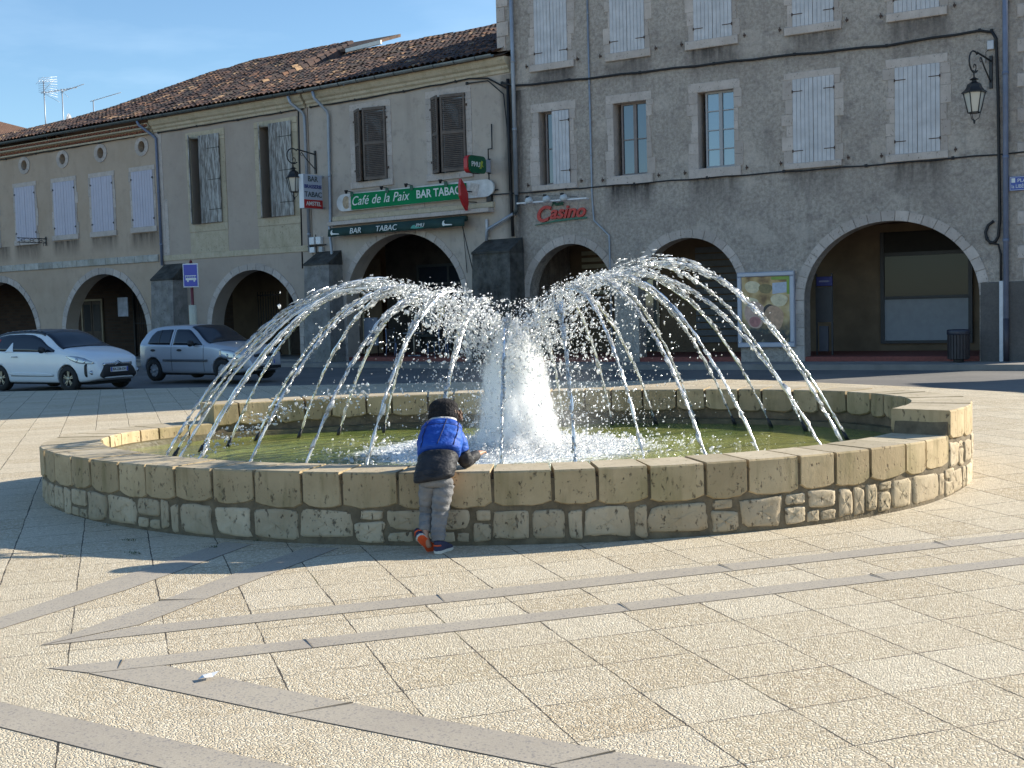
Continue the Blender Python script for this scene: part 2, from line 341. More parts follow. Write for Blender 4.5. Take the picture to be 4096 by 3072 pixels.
# coping blocks : split at the steps
def blocks(th_a,th_b,h,zlo,mbt,rnd,w0=.37,ends=None):
    sa,sb=s_at(th_a),s_at(th_b)
    if sb<=sa: sb+=PER
    nb=max(1,round((sb-sa)/w0)); ed=[sa+(sb-sa)*i/nb for i in range(nb+1)]
    for i in range(1,nb): ed[i]+=rnd.uniform(-.05,.05)
    for a,b in zip(ed,ed[1:]):
        g=.003+rnd.random()*.004; a+=g;b-=g; m=7
        zz=ends if (ends and (a<sa+.01 or b>sb-.01)) else zlo
        tl_=rnd.uniform(-.02,.02); bs=rnd.uniform(-.012,.012); lo=[zz+bs+tl_*(k/(m-1)-.5)+rnd.uniform(-.006,.006)+.030*abs(2*k/(m-1)-1)**3.5 for k in range(m)]
        pr=rnd.uniform(-.004,.010); tz=rnd.uniform(-.003,.003)
        ss=[a+(b-a)*k/(m-1) for k in range(m)]; ths=[th_at(s) for s in ss]
        vs=[];bv=.009
        for k in range(m):
            th=ths[k]; w=wid(th); e=bv if k==0 else -bv if k==m-1 else 0; the=th_at(ss[k]+e); H=h+tz
            wi=w+.004+pr*.5
            vs+= [fp(th,-w*.5,lo[k]+.03), fp(th,pr-.014,lo[k]), fp(the,pr,lo[k]+bv), fp(the,pr,H-.012), fp(the,pr-.010,H), fp(the,-wi+.010,H), fp(the,-wi,H-.012), fp(the,-wi,lo[k]+.012+.02), fp(th,-wi+.014,lo[k]+.02)]
        q=9; fs=[]
        for k in range(m-1):
            for j in range(q): fs.append((k*q+j,(k+1)*q+j,(k+1)*q+(j+1)%q,k*q+(j+1)%q))
        fs+=[tuple(range(q)),tuple((m-1)*q+j for j in range(q))[::-1]]
        o0=len(mb.f); mbt.add(vs,fs,0)
        for fi in range(len(mbt.f)-len(fs),len(mbt.f)):
            if (fi-(len(mbt.f)-len(fs)))<(m-1)*q and ((fi-(len(mbt.f)-len(fs)))%q)==4: mbt.mi[fi]=1
rb=random.Random(5)
mb=MB(); blocks(TH0,TH1,HH,.475,mb,rb,.36,None); mb.build('raised_coping',[M_cop,M_top],fountain)
mb=MB(); blocks(TH1,TH0,HL,.27,mb,rb,.375); mb.build('low_coping',[M_cop,M_top],fountain)
# rubble stones on the outer face (and some inside)
def lump(mbt,sc,zc,hw,hh,rnd,side=1,th=.03):
    nu,nv=16,6; ph=[rnd.uniform(-1,1) for _ in range(6)]; o=len(mbt.v)
    vs=[]
    for j in range(nv):
        f=j/(nv-1); rr=(1-f)**.5 if j else 1.0; rr=[1,.985,.93,.72,.36,.0][j]; dep=[0,.5,.88,1.0,1.02,1.0][j]*th
        for i in range(nu):
            a=2*math.pi*i/nu; k=1+.09*ph[0]*math.cos(2*a+ph[1])+.09*ph[2]*math.cos(3*a+ph[3])+.07*rnd.uniform(-1,1)
            ca,sa=math.cos(a),math.sin(a); e=.33
            x=hw*rr*k*math.copysign(abs(ca)**e,ca); z=hh*rr*k*math.copysign(abs(sa)**e,sa)
            t=th_at(sc+x); d=dep*(1+.25*rnd.uniform(-1,1)) if 0<j else 0
            zz=max(.004,zc+z)
            vs.append(fp(t,-.016+d*.62,zz+0) if side>0 else fp(t,-wid(t)+.028-d,zz))
    fs=[(j*nu+i,j*nu+(i+1)%nu,(j+1)*nu+(i+1)%nu,(j+1)*nu+i) for j in range(nv-1) for i in range(nu)]
    mbt.add(vs,fs,0,True)
mb=MB(); rb=random.Random(21)
def strip(sa,sb,z0,z1,side=1):
    s=sa
    while s<sb:
        q=rb.random(); H=z1-z0; t_=rb.uniform(.020,.032)
        if q<.34: w=rb.uniform(.22,.44); lump(mb,s+w/2,(z0+z1)/2+rb.uniform(-.012,.012),w/2-.008,H/2-rb.uniform(.006,.02),rb,side,t_)
        elif q<.62: w=rb.uniform(.09,.19); lump(mb,s+w/2,(z0+z1)/2+rb.uniform(-.015,.012),w/2-.008,H/2-rb.uniform(.006,.03),rb,side,t_)
        elif q<.85:
            w=rb.uniform(.16,.34); m=z0+H*rb.uniform(.30,.42); k=rb.uniform(.4,.62)*w
            lump(mb,s+w/2,(m+z1)/2+.004,w/2-.008,(z1-m)/2-.008,rb,side,t_); lump(mb,s+k/2,(z0+m)/2,k/2-.009,(m-z0)/2-.006,rb,side,t_*.9); lump(mb,s+(k+w)/2,(z0+m)/2-.004,(w-k)/2-.010,(m-z0)/2-.012,rb,side,t_*.8)
        else:
            w=rb.uniform(.14,.26); m=z0+H*rb.uniform(.58,.70)
            lump(mb,s+w/2,(z0+m)/2,w/2-.008,(m-z0)/2-.008,rb,side,t_); lump(mb,s+w*rb.uniform(.4,.6),(m+z1)/2,w*rb.uniform(.3,.46),(z1-m)/2-.010,rb,side,t_*.8)
        s+=w+rb.uniform(.0,.012)
sL=s_at(TH1); sR=s_at(TH0)
strip(sL,sR,.02,.262); strip(0,sL,.03,.25); strip(0,sL,.245,.46); strip(sR,PER,.03,.25); strip(sR,PER,.245,.46)
mb.build('rubble_stones',M_rub,fountain)
# basin lining under water and inner footing (wet)
mb=MB(); n=160
def lin(i,j):
    th=2*math.pi*i/n; w=wid(th); return [fp(th,-w+.0,.42),fp(th,-w-.05,.41),fp(th,-w-.06,.30),fp(th,-w-.06,.02)][j]
mb.grid(lin,n,4,0,False,wrapu=True); mb.add([fp(2*math.pi*i/n,-wid(2*math.pi*i/n)-.05,.03) for i in range(n)],[tuple(range(n))],1)
t=NT('algae basin floor'); c=t.mix(t.mr(t.noise(1.2,5,.65),.35,.65),(.05,.065,.012),(.20,.19,.05)); M_alg=t.fin(c,.8)
mb.build('basin_lining',[M_wet,M_alg],fountain)
# water sheet
t=NT('green basin water'); x,y,z=t.sep(); r=t.math('SQRT',t.math('ADD',t.math('POWER',t.math('MULTIPLY',x,.8),2),t.math('POWER',t.math('MULTIPLY',y,.9),2)))
g=t.mix(t.mr(t.noise(1.0,5,.65,stretch=(1,.8,1)),.36,.64),(.07,.105,.022),(.25,.28,.065)); g=t.mix(t.mr(t.noise(.6,3,.6),.5,.7,0,.7),g,(.28,.26,.07))
fo=t.math('SUBTRACT',t.math('ADD',t.mr(r,.15,1.6,1.5,0),t.math('MULTIPLY',t.noise(9,5,.7),.8)),.62)
fm=t.mr(fo,.25,.5); g=t.mix(fm,g,(.80,.83,.84))
w1=t.noise(7,4,.6); w2=t.noise(26,3,.6); cal=t.mr(r,.2,2.6,1.0,.30)
nm=t.bump(t.math('MULTIPLY',t.math('ADD',w1,t.math('MULTIPLY',w2,.45)),cal),.55,.10)
M_wat=t.fin(g,t.mr(fm,0,1,.06,.55),nm,ior=1.33,spec=.5)
mb=MB(); n=160; ro=[0]+[.05*k for k in range(1,20)]+[1.0]
def ws(i,j):
    th=2*math.pi*i/n; q=ring(th,-wid(th)-.02); f=ro[j]; x=(q.x-FC.x)*f; y=(q.y-FC.y)*f; rr=math.hypot(x*.8,y*.9)
    z=ZW+.012*math.sin(7*x+2*math.sin(3*y))*math.exp(-rr*.6)+ .05*math.exp(-(rr/.35)**2)+RNG.normal()*.010*math.exp(-rr/.6); return (x,y,z if 0<j<20 else ZW)
mb.grid(ws,n,len(ro),0,True,wrapu=True); wat=struct(mb.build('water',M_wat,None,loc0))
# ------------------------------------------------------------------ nozzles and jets
def drop_mat(name,white,transp,rough=.08,tr=.5,gloss=.05):
    t=NT(name); nt=t.t; nt.nodes.remove(t.p)
    tr_=t.n('BsdfTransparent'); tr_.inputs[0].default_value=(.97,.985,1,1)
    di=t.n('BsdfDiffuse'); di.inputs[0].default_value=(.97,.98,.99,1); tl=t.n('BsdfTranslucent'); tl.inputs[0].default_value=(.97,.98,.99,1)
    gl=t.n('BsdfGlossy'); gl.inputs['Roughness'].default_value=rough; gl.inputs[0].default_value=(1,1,1,1)
    m1=t.n('MixShader'); m1.inputs[0].default_value=tr; t.l(di.outputs[0],m1.inputs[1]); t.l(tl.outputs[0],m1.inputs[2])
    m2=t.n('MixShader'); g=t.n('NewGeometry'); wn=t.n('TexWhiteNoise',noise_dimensions='1D'); t.l(g.outputs['Random Per Island'],wn.inputs['W'])
    t.l(t.mr(wn.outputs[0],0,1,max(0,transp-.38),min(1,transp+.30)),m2.inputs[0]); t.l(m1.outputs[0],m2.inputs[1]); t.l(tr_.outputs[0],m2.inputs[2])
    fr=t.n('Fresnel'); fr.inputs[0].default_value=1.45; m3=t.n('MixShader'); t.l(t.math('ADD',fr.outputs[0],gloss,clamp=True),m3.inputs[0]); t.l(m2.outputs[0],m3.inputs[1]); t.l(gl.outputs[0],m3.inputs[2])
    t.l(m3.outputs[0],t.out.inputs[0]); return t.m
M_stream=drop_mat('bright water stream',.5,.16,.2,.6,.06); M_jet=drop_mat('clear water beads',.5,.34,.16,.72,.10); M_drop=drop_mat('water drops',.5,.32,.15,.68,.14); M_foam=drop_mat('white foaming water',.9,.35,.3,.65,.08)
def ico(sub):
    bm=bmesh.new(); bmesh.ops.create_icosphere(bm,subdivisions=sub,radius=1); V=np.array([v.co[:] for v in bm.verts]); F=np.array([[v.index for v in f.verts] for f in bm.faces]); bm.free(); return V,F
IV,IF=ico(1)
def drops(name,Pn,rad,mat,dirs=None,elong=1.0,parent=None,rng=RNG):
    """Pn (n,3) centres, rad (n,), dirs (n,3) stretch directions"""
    n=len(Pn); V=IV[None]*(1+.34*rng.normal(size=(n,len(IV),1)))*rad[:,None,None]
    V*= (1+.25*rng.normal(size=(n,1,3)))
    if dirs is not None:
        d=dirs/np.linalg.norm(dirs,axis=1,keepdims=True); al=(V*d[:,None]).sum(-1,keepdims=True); e=np.asarray(elong).reshape(-1,1,1)-1
        V=V+al*d[:,None]*e
    V=V+Pn[:,None]; F=IF[None]+ (np.arange(n)*len(IV))[:,None,None]
    return npmesh(name,V.reshape(-1,3),F.reshape(-1,3),mat,parent)
# nozzle foot x,y ; apex height
NOZ=[ # along the front rim, left to right
 (-2.98,10.05,1.90),(-2.80,9.80,1.90),(-2.58,9.55,1.92),(-2.10,9.28,1.86),(-1.62,9.06,1.82),(-1.13,8.94,1.80),(-.62,8.86,1.74),(-.10,8.82,1.60),(.46,8.84,1.66),(.99,8.90,1.85),(1.48,9.02,1.88),(1.92,9.18,1.92),(2.50,9.56,1.98),(2.74,9.86,2.02),
 # along the far wall, left to right
 (-3.13,11.08,1.92),(-3.0,11.54,1.94),(-2.83,11.92,1.94),(-2.65,12.40,1.92),(-2.24,12.55,1.86),(-1.85,12.72,1.84),(-1.38,12.80,1.82),(-.75,12.92,1.74),(-.1,12.97,1.60),(.55,12.97,1.68),(1.07,12.95,1.84),(1.53,12.9,1.88),(1.96,12.85,1.92),(2.33,12.66,1.96),(2.64,12.32,2.0),(2.88,11.85,2.06),(3.06,11.05,2.12)]
M_noz=plain('black plastic nozzle',(.015,.015,.018),.4)
ORD='first second third fourth fifth sixth seventh eighth ninth tenth eleventh twelfth thirteenth fourteenth fifteenth sixteenth seventeenth'.split()
TGT=Vector((.02,11.0))
for k,(x,y,ap) in enumerate(NOZ):
    rng=np.random.default_rng(100+k); p0=Vector((x,y)); jit=rng.normal(size=2)*.10; tg=TGT+(p0-TGT).normalized()*.16+Vector(jit); D=tg-p0
    ap*=1+rng.normal()*.012; z0=ZW+.10; fa=.60+rng.normal()*.015
    def pos(f):
        f=np.asarray(f); g=np.where(f<fa,1-((fa-f)/fa)**2,1-((f-fa)/(1-fa))**2.0*1.0)
        zz=np.where(f<fa,z0+(ap-z0)*g, .95+(ap-.95)*g)
        return np.stack([x+D.x*f,y+D.y*f,zz],-1)
    d3=(pos(.02)-pos(0)); d3/=np.linalg.norm(d3)
    m2=MB(); a=Vector(pos(0)); v=Vector(d3); m2.tube([a-v*.17,a-v*.05,a-v*.045,a],[.020,.020,.013,.011],8); m2.build('nozzle',M_noz,fountain).location=(-FC.x,-FC.y,0)
    i=k if k<14 else k-14; n_=14 if k<14 else 17
    where='front rim' if k<14 else 'far wall'
    if i<n_/2: lab=f"{ORD[i]} arching water jet from the left end of the {where} of the basin"
    else: lab=f"{ORD[n_-1-i]} arching water jet from the right end of the {where} of the basin"
    # ragged stream: twisted thin tube in pieces plus beads
    Ls=float(np.hypot(D.x,D.y))+2.0; nst=90
    fs=np.linspace(0,fa*rng.uniform(.92,1.1),nst); Pt=pos(fs); wob=np.cumsum(rng.normal(size=(nst,3)),0)*.0007*(1+np.linspace(0,3,nst))[:,None]
    Pt=Pt+wob; rr=.0085*(1+.35*np.sin(np.linspace(0,60,nst)+rng.random()*6)+.25*rng.normal(size=nst)); rr=np.clip(rr*(1-.55*np.linspace(0,1,nst)**2),.002,.02)*np.interp(Ls,[3,6],[1.0,1.25])
    m2=MB(); m2.tube([tuple(p) for p in Pt],list(map(float,rr)),6); m2.tube([tuple(p) for p in Pt[::2]+np.cumsum(rng.normal(size=(len(Pt[::2]),3)),0)*.0013],list(map(float,rr[::2]*.6)),5); SV=np.array(m2.v); SF=[f for f in m2.f if len(f)==4]
    SFt=np.array([[f[0],f[1],f[2]] for f in SF]+[[f[0],f[2],f[3]] for f in SF])
    nb=int(110*Ls); f=rng.random(nb)**.9*.93; Pb=pos(f); spread=.006+.045*np.clip(f-.22,0,1)**1.25; spread=spread*np.where(f>fa,1.35,1)
    Pb=Pb+rng.normal(size=(nb,3))*spread[:,None]; 
    dv=pos(np.clip(f+.01,0,1))-pos(np.clip(f-.01,0,1)); rad=np.clip(rng.lognormal(math.log(.0052),.45,nb),.0022,.014)*(1-.25*(f>fa))
    V=IV[None]*(1+.38*rng.normal(size=(nb,len(IV),1)))*(1+.3*rng.normal(size=(nb,1,3)))*rad[:,None,None]; d=dv/np.linalg.norm(dv,axis=1,keepdims=True); al=(V*d[:,None]).sum(-1,keepdims=True); V=V+al*d[:,None]*rng.uniform(.5,5.0,size=(nb,1,1))*np.where(f<fa,1,.55)[:,None,None]+Pb[:,None]
    BF=(IF[None]+(np.arange(nb)*len(IV))[:,None,None]).reshape(-1,3)+len(SV)
    o=npmesh('water_jet',np.concatenate([SV,V.reshape(-1,3)]),np.concatenate([SFt,BF]),M_jet); o.data.materials.append(M_stream); mi_=np.zeros(len(SFt)+len(BF),np.int32); mi_[:len(SFt)]=1; o.data.polygons.foreach_set('material_index',mi_); tag(o,lab,'water jet','water jets arching into the middle of the fountain')
# white central column, splash ring and loose spray
rng=np.random.default_rng(3)
def col(n):
    z=ZW+rng.random(n)**1.15*1.22; w=np.interp(z,[.36,.5,.8,1.2,1.6],[.50,.38,.34,.31,.26]); a=rng.random(n)*2*np.pi; r=w*np.sqrt(rng.random(n))*(1+.12*rng.normal(size=n))
    return np.stack([.02+r*np.cos(a),11.02+r*np.sin(a),z],-1)
N=1000; Pn=col(N); mb=MB(); rn=random.Random(9); ph=[rn.uniform(0,6.28) for _ in range(12)]
def vc(i,j):
    th=2*math.pi*i/48; f=j/29; z=ZW-.02+f*1.2; w=np.interp(z,[.34,.42,.55,.8,1.1,1.35,1.46],[.84,.60,.42,.38,.34,.25,.05])
    k=1+.10*math.sin(3*th+ph[0]+5*f)+.09*math.sin(5*th+ph[1]-9*f)+.08*math.sin(8*th+ph[2]+17*f)+.07*math.sin(13*th+ph[3]-26*f)+rn.uniform(-.05,.05)
    return (.02+w*k*math.cos(th)*1.05,11.02+w*k*math.sin(th),z+.05*math.sin(4*th+ph[5])*f)
mb.grid(vc,48,30,0,True,wrapu=True); mb.add([vc(i,0) for i in range(48)],[tuple(range(48))]); mb.add([vc(i,29) for i in range(48)],[tuple(range(48))])
t=NT('white water mist'); pv=t.n('VolumePrincipled'); pv.inputs['Color'].default_value=(1,1,1,1); pv.inputs['Density'].default_value=14; pv.inputs['Anisotropy'].default_value=.0
t.t.nodes.remove(t.p); t.l(pv.outputs[0],t.out.inputs['Volume']); x,y,z=t.sep(); dx=t.math('SUBTRACT',x,.03); dy=t.math('SUBTRACT',y,11.02)
rr=t.math('SQRT',t.math('ADD',t.math('MULTIPLY',dx,dx),t.math('MULTIPLY',dy,dy))); wz=t.ramp(t.mr(z,.34,1.46),[(0,(.80,)*3),(.08,(.52,)*3),(.2,(.37,)*3),(.7,(.30,)*3),(1,(.16,)*3)]); q=t.math('DIVIDE',rr,t.sep(wz)[0])
nz=t.math('ADD',t.noise(7,5,.65,stretch=(1,1,.33)),t.math('MULTIPLY',t.noise(30,3,.6,stretch=(1,1,.5)),.35)); fall=t.mr(t.math('ADD',q,t.math('MULTIPLY',t.math('SUBTRACT',nz,.68),1.5)),.25,1.0,1,0)
t.l(t.math('MULTIPLY',t.math('POWER',fall,1.6),110),pv.inputs['Density']); M_mist=t.m
core_=mb.build('foam_core',M_mist)
mb=MB()
def vm(i,j): th=2*math.pi*i/28; f=j/13; w=1.15*math.sin(math.pi*(.06+.9*f))**.6; return (.08+w*math.cos(th)*1.1,11.02+w*math.sin(th)*.85,ZW+.03+f*1.45)
mb.grid(vm,28,14,0,True,wrapu=True); mb.add([vm(i,0) for i in range(28)],[tuple(range(28))]); mb.add([vm(i,13) for i in range(28)],[tuple(range(28))])
t=NT('thin spray mist'); pv=t.n('VolumePrincipled'); pv.inputs['Color'].default_value=(1,1,1,1); t.t.nodes.remove(t.p); t.l(pv.outputs[0],t.out.inputs['Volume']); x,y,z=t.sep(); dx=t.math('SUBTRACT',x,.05); dy=t.math('SUBTRACT',y,11.02)
rr=t.math('SQRT',t.math('ADD',t.math('MULTIPLY',dx,dx),t.math('MULTIPLY',dy,dy))); t.l(t.math('MULTIPLY',t.math('MULTIPLY',t.mr(rr,.25,1.0,1,0),t.mr(z,1.25,.6,0,1)),t.mr(t.noise(3.2,4,.6),.40,.75,0,.75)),pv.inputs['Density']); mist_=mb.build('thin_mist',t.m)
o=drops('foam_column',Pn,np.clip(rng.lognormal(math.log(.0065),.4,N),.003,.018),M_foam,np.tile([[0,0,1.]],(N,1)),rng.uniform(1,2.2,N),rng=rng)
tag(o,'dense white column of foaming water rising in the middle of the basin','water column'); core_.parent=o; mist_.parent=o
N=7500; a=rng.random(N)*2*np.pi; r=np.abs(rng.normal(size=N))*.58+.12; z=ZW+.012+np.abs(rng.normal(size=N))*.05*np.exp(-r/.6)+rng.exponential(.10,N)*np.exp(-r/.4)
o=drops('splash_foam',np.stack([.05+r*1.25*np.cos(a),10.95+r*np.sin(a),z],-1),np.clip(rng.lognormal(math.log(.0065),.45,N),.003,.018),M_foam,rng=rng); o['kind']='stuff'; o['label']='white splash foam where the jets fall back'
# crown of tumbling drops above the column + loose spray cloud
N=1700; a=rng.random(N)*2*np.pi; r=.10+np.abs(rng.normal(size=N))*.62; X=r*1.15*np.cos(a); zt=np.interp(X,[-2,-1,-.5,-.25,.03,.25,.6,1.1,2],[1.9,1.93,1.88,1.68,1.46,1.66,1.86,2.0,1.95]); z=zt-np.abs(rng.exponential(.14,N))-.3*(rng.random(N)<.2)
z+=rng.normal(size=N)*.03
P1=np.stack([.02+r*1.15*np.cos(a),11.0+r*.8*np.sin(a),z],-1)
N2=4600; a=rng.random(N2)*2*np.pi; r=.22+np.abs(rng.normal(size=N2))*.50; z=ZW+.05+rng.random(N2)*1.35; P2=np.stack([.05+r*1.3*np.cos(a)+.45*(rng.random(N2)<.45)*rng.random(N2),11.0+r*.8*np.sin(a),z],-1)
o=drops('spray',np.concatenate([P1,P2]),np.concatenate([np.clip(rng.lognormal(math.log(.0074),.42,N),.003,.018),np.clip(rng.lognormal(math.log(.0044),.38,N2),.002,.012)]),M_drop,np.tile([[0,0,1.]],(N+N2,1)),rng.uniform(1,1.8,N+N2),rng=rng); o['kind']='stuff'; o['label']='loose spray of glittering drops round the white column'
# low stray burst left of the child
N=330; f=rng.random(N); P3=np.stack([-2.75+1.5*f,9.9+.5*f,.42+.55*(1-(1-f)**2)+rng.normal(size=N)*.035],-1)+rng.normal(size=(N,3))*.03
o=drops('stray_water_jet',P3,np.clip(rng.lognormal(math.log(.008),.4,N),.003,.016),M_drop,rng=rng); tag(o,'low broken burst of drops near the left end of the basin','water jet')
# ------------------------------------------------------------------ facade materials
def plaster(name,c0,c1,dark,rough_scale=14,bump=.4,stains=(),patch=.4,grit=.0,dist=.02):
    t=NT(name); x,y,z=t.sep()
    n=t.noise(.55,5,.62); c=t.mix(t.mr(n,.32,.68),c0,c1)
    n2=t.noise(2.6,5,.7); c=t.mix(t.mr(n2,.53,.72,0,patch),c,dark)
    n3=t.noise(rough_scale,5,.75); c=t.mix(t.mr(n3,.40,.64,0,grit),c,tuple(v*.45 for v in c0))
    if stains:
        tot=None; st=t.noise(5,4,.65,stretch=(1,1,.13)); fz=t.noise(1.6,3)
        for (a,b,zt,ln,am) in stains:
            m=t.math('MULTIPLY',t.mr(x,a-.12,a+.18),t.mr(x,b-.18,b+.12,1,0)); m=t.math('MULTIPLY',m,t.math('MULTIPLY',t.mr(z,zt-ln,zt-.02,0,1),t.math('LESS_THAN',z,zt)))
            m=t.math('MULTIPLY',m,am); tot=m if tot is None else t.math('MAXIMUM',tot,m)
        tot=t.math('MULTIPLY',tot,t.mr(st,.30,.62,.25,1.0),clamp=True)
        c=t.mix(tot,c,tuple(v*.30 for v in dark))
    rp=t.mr(t.noise(.8,2,.4,stretch=(1,1,1.3)),.60,.66); c=t.mix(t.math('MULTIPLY',rp,patch*.35),c,tuple(min(1,v*1.18) for v in c1)); c=t.mix(t.math('MULTIPLY',t.mr(t.noise(2.2,4,.6,stretch=(1,1,.10)),.55,.75),patch*.5),c,tuple(v*.7 for v in dark))
    h=t.math('ADD',n3,t.math('MULTIPLY',t.noise(rough_scale*3.2,3,.7),.5))
    return t.fin(c,.92,t.bump(h,bump,dist),spec=.15)
RSI=[(-.6,.34,7.8,9,1.3),(.6,2.0,8.24,.75,.9),(2.9,4.3,8.23,.65,.8),(5.3,6.75,8.23,.8,.95),(7.9,9.3,8.24,.8,.8),(10.4,11.8,8.22,.9,.8),(2.9,4.3,4.9,.85,1.1),(5.3,6.75,4.9,.95,.75),(7.9,9.3,4.93,.8,.7),(10.4,11.8,4.9,1.0,.8)]
M_A=plaster('beige render',(.41,.315,.235),(.49,.385,.30),(.26,.205,.165),18,.15,[(1.4,3.1,4.72,.7,1.0),(3.95,5.6,4.75,.65,1.0),(6.35,7.95,4.76,.6,.9),(8.7,10.3,4.78,.7,1.0),(-1,1,4.72,.7,.9)],.35)
M_B=plaster('grey beige render',(.38,.31,.26),(.45,.375,.315),(.24,.21,.17),18,.15,(),.3)
M_C=plaster('cream render',(.41,.345,.295),(.50,.43,.365),(.22,.195,.175),12,.25,[(1.3,3.1,5.5,.5,.35),(7.35,8,8.3,9,1.3)],.55)
M_Rw=plaster('grey roughcast',(.42,.362,.315),(.58,.512,.45),(.22,.19,.18),11,.95,RSI,.8,.6,.045)
M_stone=stone_mat('weathered limestone trim',(.46,.395,.355),(.61,.535,.485),.35,.12)
M_warm=stone_mat('warm limestone',(.46,.385,.275),(.59,.51,.385),.3,.2)
M_butt=stone_mat('black weathered stone',(.035,.034,.032),(.15,.145,.135),1.0,.1)
M_dado=plaster('dark cement dado',(.12,.11,.105),(.16,.15,.14),(.08,.075,.07),20,.4,(),.5,.3)
M_shw=plain('white painted shutter boards',(.53,.525,.54),.6,var=.14,scale=3,spec=.3)
M_shb=plain('lilac white shutter boards',(.45,.43,.51),.55,var=.06,scale=2)
t=NT('peeling grey shutter boards'); pn=t.noise(9,5,.7,stretch=(1.6,1,.22)); M_shp=t.fin(t.mix(t.mr(pn,.42,.58),(.46,.45,.43),(.17,.155,.14)),.75,t.bump(pn,.3,.01))
M_shbr=plain('brown louvred shutter',(.115,.085,.068),.6,var=.25,scale=5)
M_iron=plain('black iron',(.018,.017,.018),.5); M_rust=plain('rusty hinge',(.075,.045,.035),.75,var=.3,scale=30)
M_zinc=plain('zinc pipe',(.30,.33,.38),.45,metal=.35,var=.12,scale=4); M_bluepipe=plain('blue grey painted pipe',(.155,.185,.27),.45); M_dkpipe=plain('dark green pipe',(.04,.05,.055),.5)
M_cable=plain('black cable',(.012,.012,.014),.6); M_woodfr=plain('grey painted sash',(.34,.34,.35),.5); M_woodfr2=plain('worn taupe sash',(.20,.165,.155),.55)
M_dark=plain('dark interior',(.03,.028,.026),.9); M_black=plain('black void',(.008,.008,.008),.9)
def glass_mat(name,base,gl,rough=.03):
    t=NT(name); g=t.n('BsdfGlossy'); g.inputs['Roughness'].default_value=rough; m=t.n('MixShader'); m.inputs[0].default_value=gl
    t.fin(base,.3,spec=.15); t.l(t.p.outputs[0],m.inputs[1]); t.l(g.outputs[0],m.inputs[2]); t.l(m.outputs[0],t.out.inputs[0]); return t.m
M_pane=glass_mat('window pane',(.018,.026,.04),.13); M_panesky=glass_mat('painted sky reflection pane',(.07,.14,.21),.20); M_paneblue=glass_mat('painted blue reflection pane',(.025,.05,.085),.13); M_shopgl=glass_mat('dim shop glass',(.016,.018,.02),.018); M_carglass=glass_mat('tinted car glass',(.005,.008,.016),.055)  # sky and blue panes carry the reflected sky's blue in their base colour
# ------------------------------------------------------------------ walls
def arch_pts(c,a,zs,rise,n=28): return [(c-a*math.cos(math.pi*i/n),zs+rise*math.sin(math.pi*i/n)) for i in range(n+1)]
def wall_mesh(mb,s0,s1,ztop,arches,holes,th=.55,mi=0,zb=-.1,hmi=0):
    outer=[(s0,zb)]
    for (c,a,zs,rise) in sorted(arches): outer+=[(c-a,zb)]+arch_pts(c,a,zs,rise)+[(c+a,zb)]
    outer+=[(s1,zb)]
    if isinstance(ztop,(int,float)): outer+=[(s1,ztop),(s0,ztop)]
    else: outer+=ztop
    loops=[outer]+[list(h) if isinstance(h[0],tuple) else [(h[0],h[2]),(h[1],h[2]),(h[1],h[3]),(h[0],h[3])] for h in holes]
    tri=tessellate_polygon([[Vector((x,z,0)) for x,z in l] for l in loops]); flat=[p for l in loops for p in l]; n=len(flat)
    mb.add([(x,0,z) for x,z in flat]+[(x,th,z) for x,z in flat],[tuple(f) for f in tri]+[tuple(i+n for i in f)[::-1] for f in tri],mi)
    o=len(mb.v)-2*n; k=0
    for li_,l in enumerate(loops):
        m=len(l)
        for i in range(m):
            a,b=o+k+i,o+k+(i+1)%m; mb.f.append((a,b,b+n,a+n)); mb.mi.append(hmi if li_ else mi); mb.sm.append(False)
        k+=m
def circ(c,z,rs,rz,n=20): return [(c+rs*math.cos(2*math.pi*i/n),z+rz*math.sin(2*math.pi*i/n)) for i in range(n)]
def ring_blocks(mb,c,a,zs,rise,w,nb,d0=-.02,d1=.0,jamb=0,rnd=random,full=False):
    """voussoirs round an arch, butted with thin joints"""
    for i in range(nb):
        a0=math.pi*i/nb+.004; a1=math.pi*(i+1)/nb-.004; pts=[]; ww=w*rnd.uniform(.93,1.08)
        for q in (a0,(a0+a1)/2,a1): pts.append((c-(a)*math.cos(q),zs+(rise)*math.sin(q)))
        for q in (a1,(a0+a1)/2,a0): pts.append((c-(a+ww)*math.cos(q),zs+(rise+ww)*math.sin(q)))
        mb.prism(pts,d0-rnd.random()*.006,d1)
    if jamb:
        for sgn in (-1,1):
            z=zs
            while z>.05:
                h=min(rnd.uniform(.28,.42),z-.04); ww=w*rnd.choice((.85,1.25,1.0)); x0=c+sgn*a; x1=c+sgn*(a+ww); mb.bbox(min(x0,x1),d0-rnd.random()*.006,z-h+.004,max(x0,x1),d1,z-.004,.008); z-=h
def frame_blocks(mb,s0,s1,z0,z1,o,d=-.02,rnd=random,sill=.16,lintel=.2,irr=.05):
    """stone surround: o=(sa,sb,za,zb) opening inside (s0..s1,z0..z1)"""
    sa,sb,za,zb=o
    mb.bbox(s0,d-.004,zb,s1,0,z1,.008); mb.bbox(s0-.01,d-.05,z0,s1+.01,0,za,.012)
    for L,Rr in ((s0,sa),(sb,s1)):
        z=za
        while z<zb-.01:
            h=rnd.uniform(.22,.45); h=h if zb-(z+h)>.12 else zb-z; e=rnd.uniform(-irr,irr)
            a,b=(L+(e if L==s0 else 0),Rr+(e if L!=s0 else 0)); a=min(a,sa-.03) if L==s0 else a
            mb.bbox(a,d-rnd.random()*.008,z+.002,b,0,z+h-.002,.006); z+=h
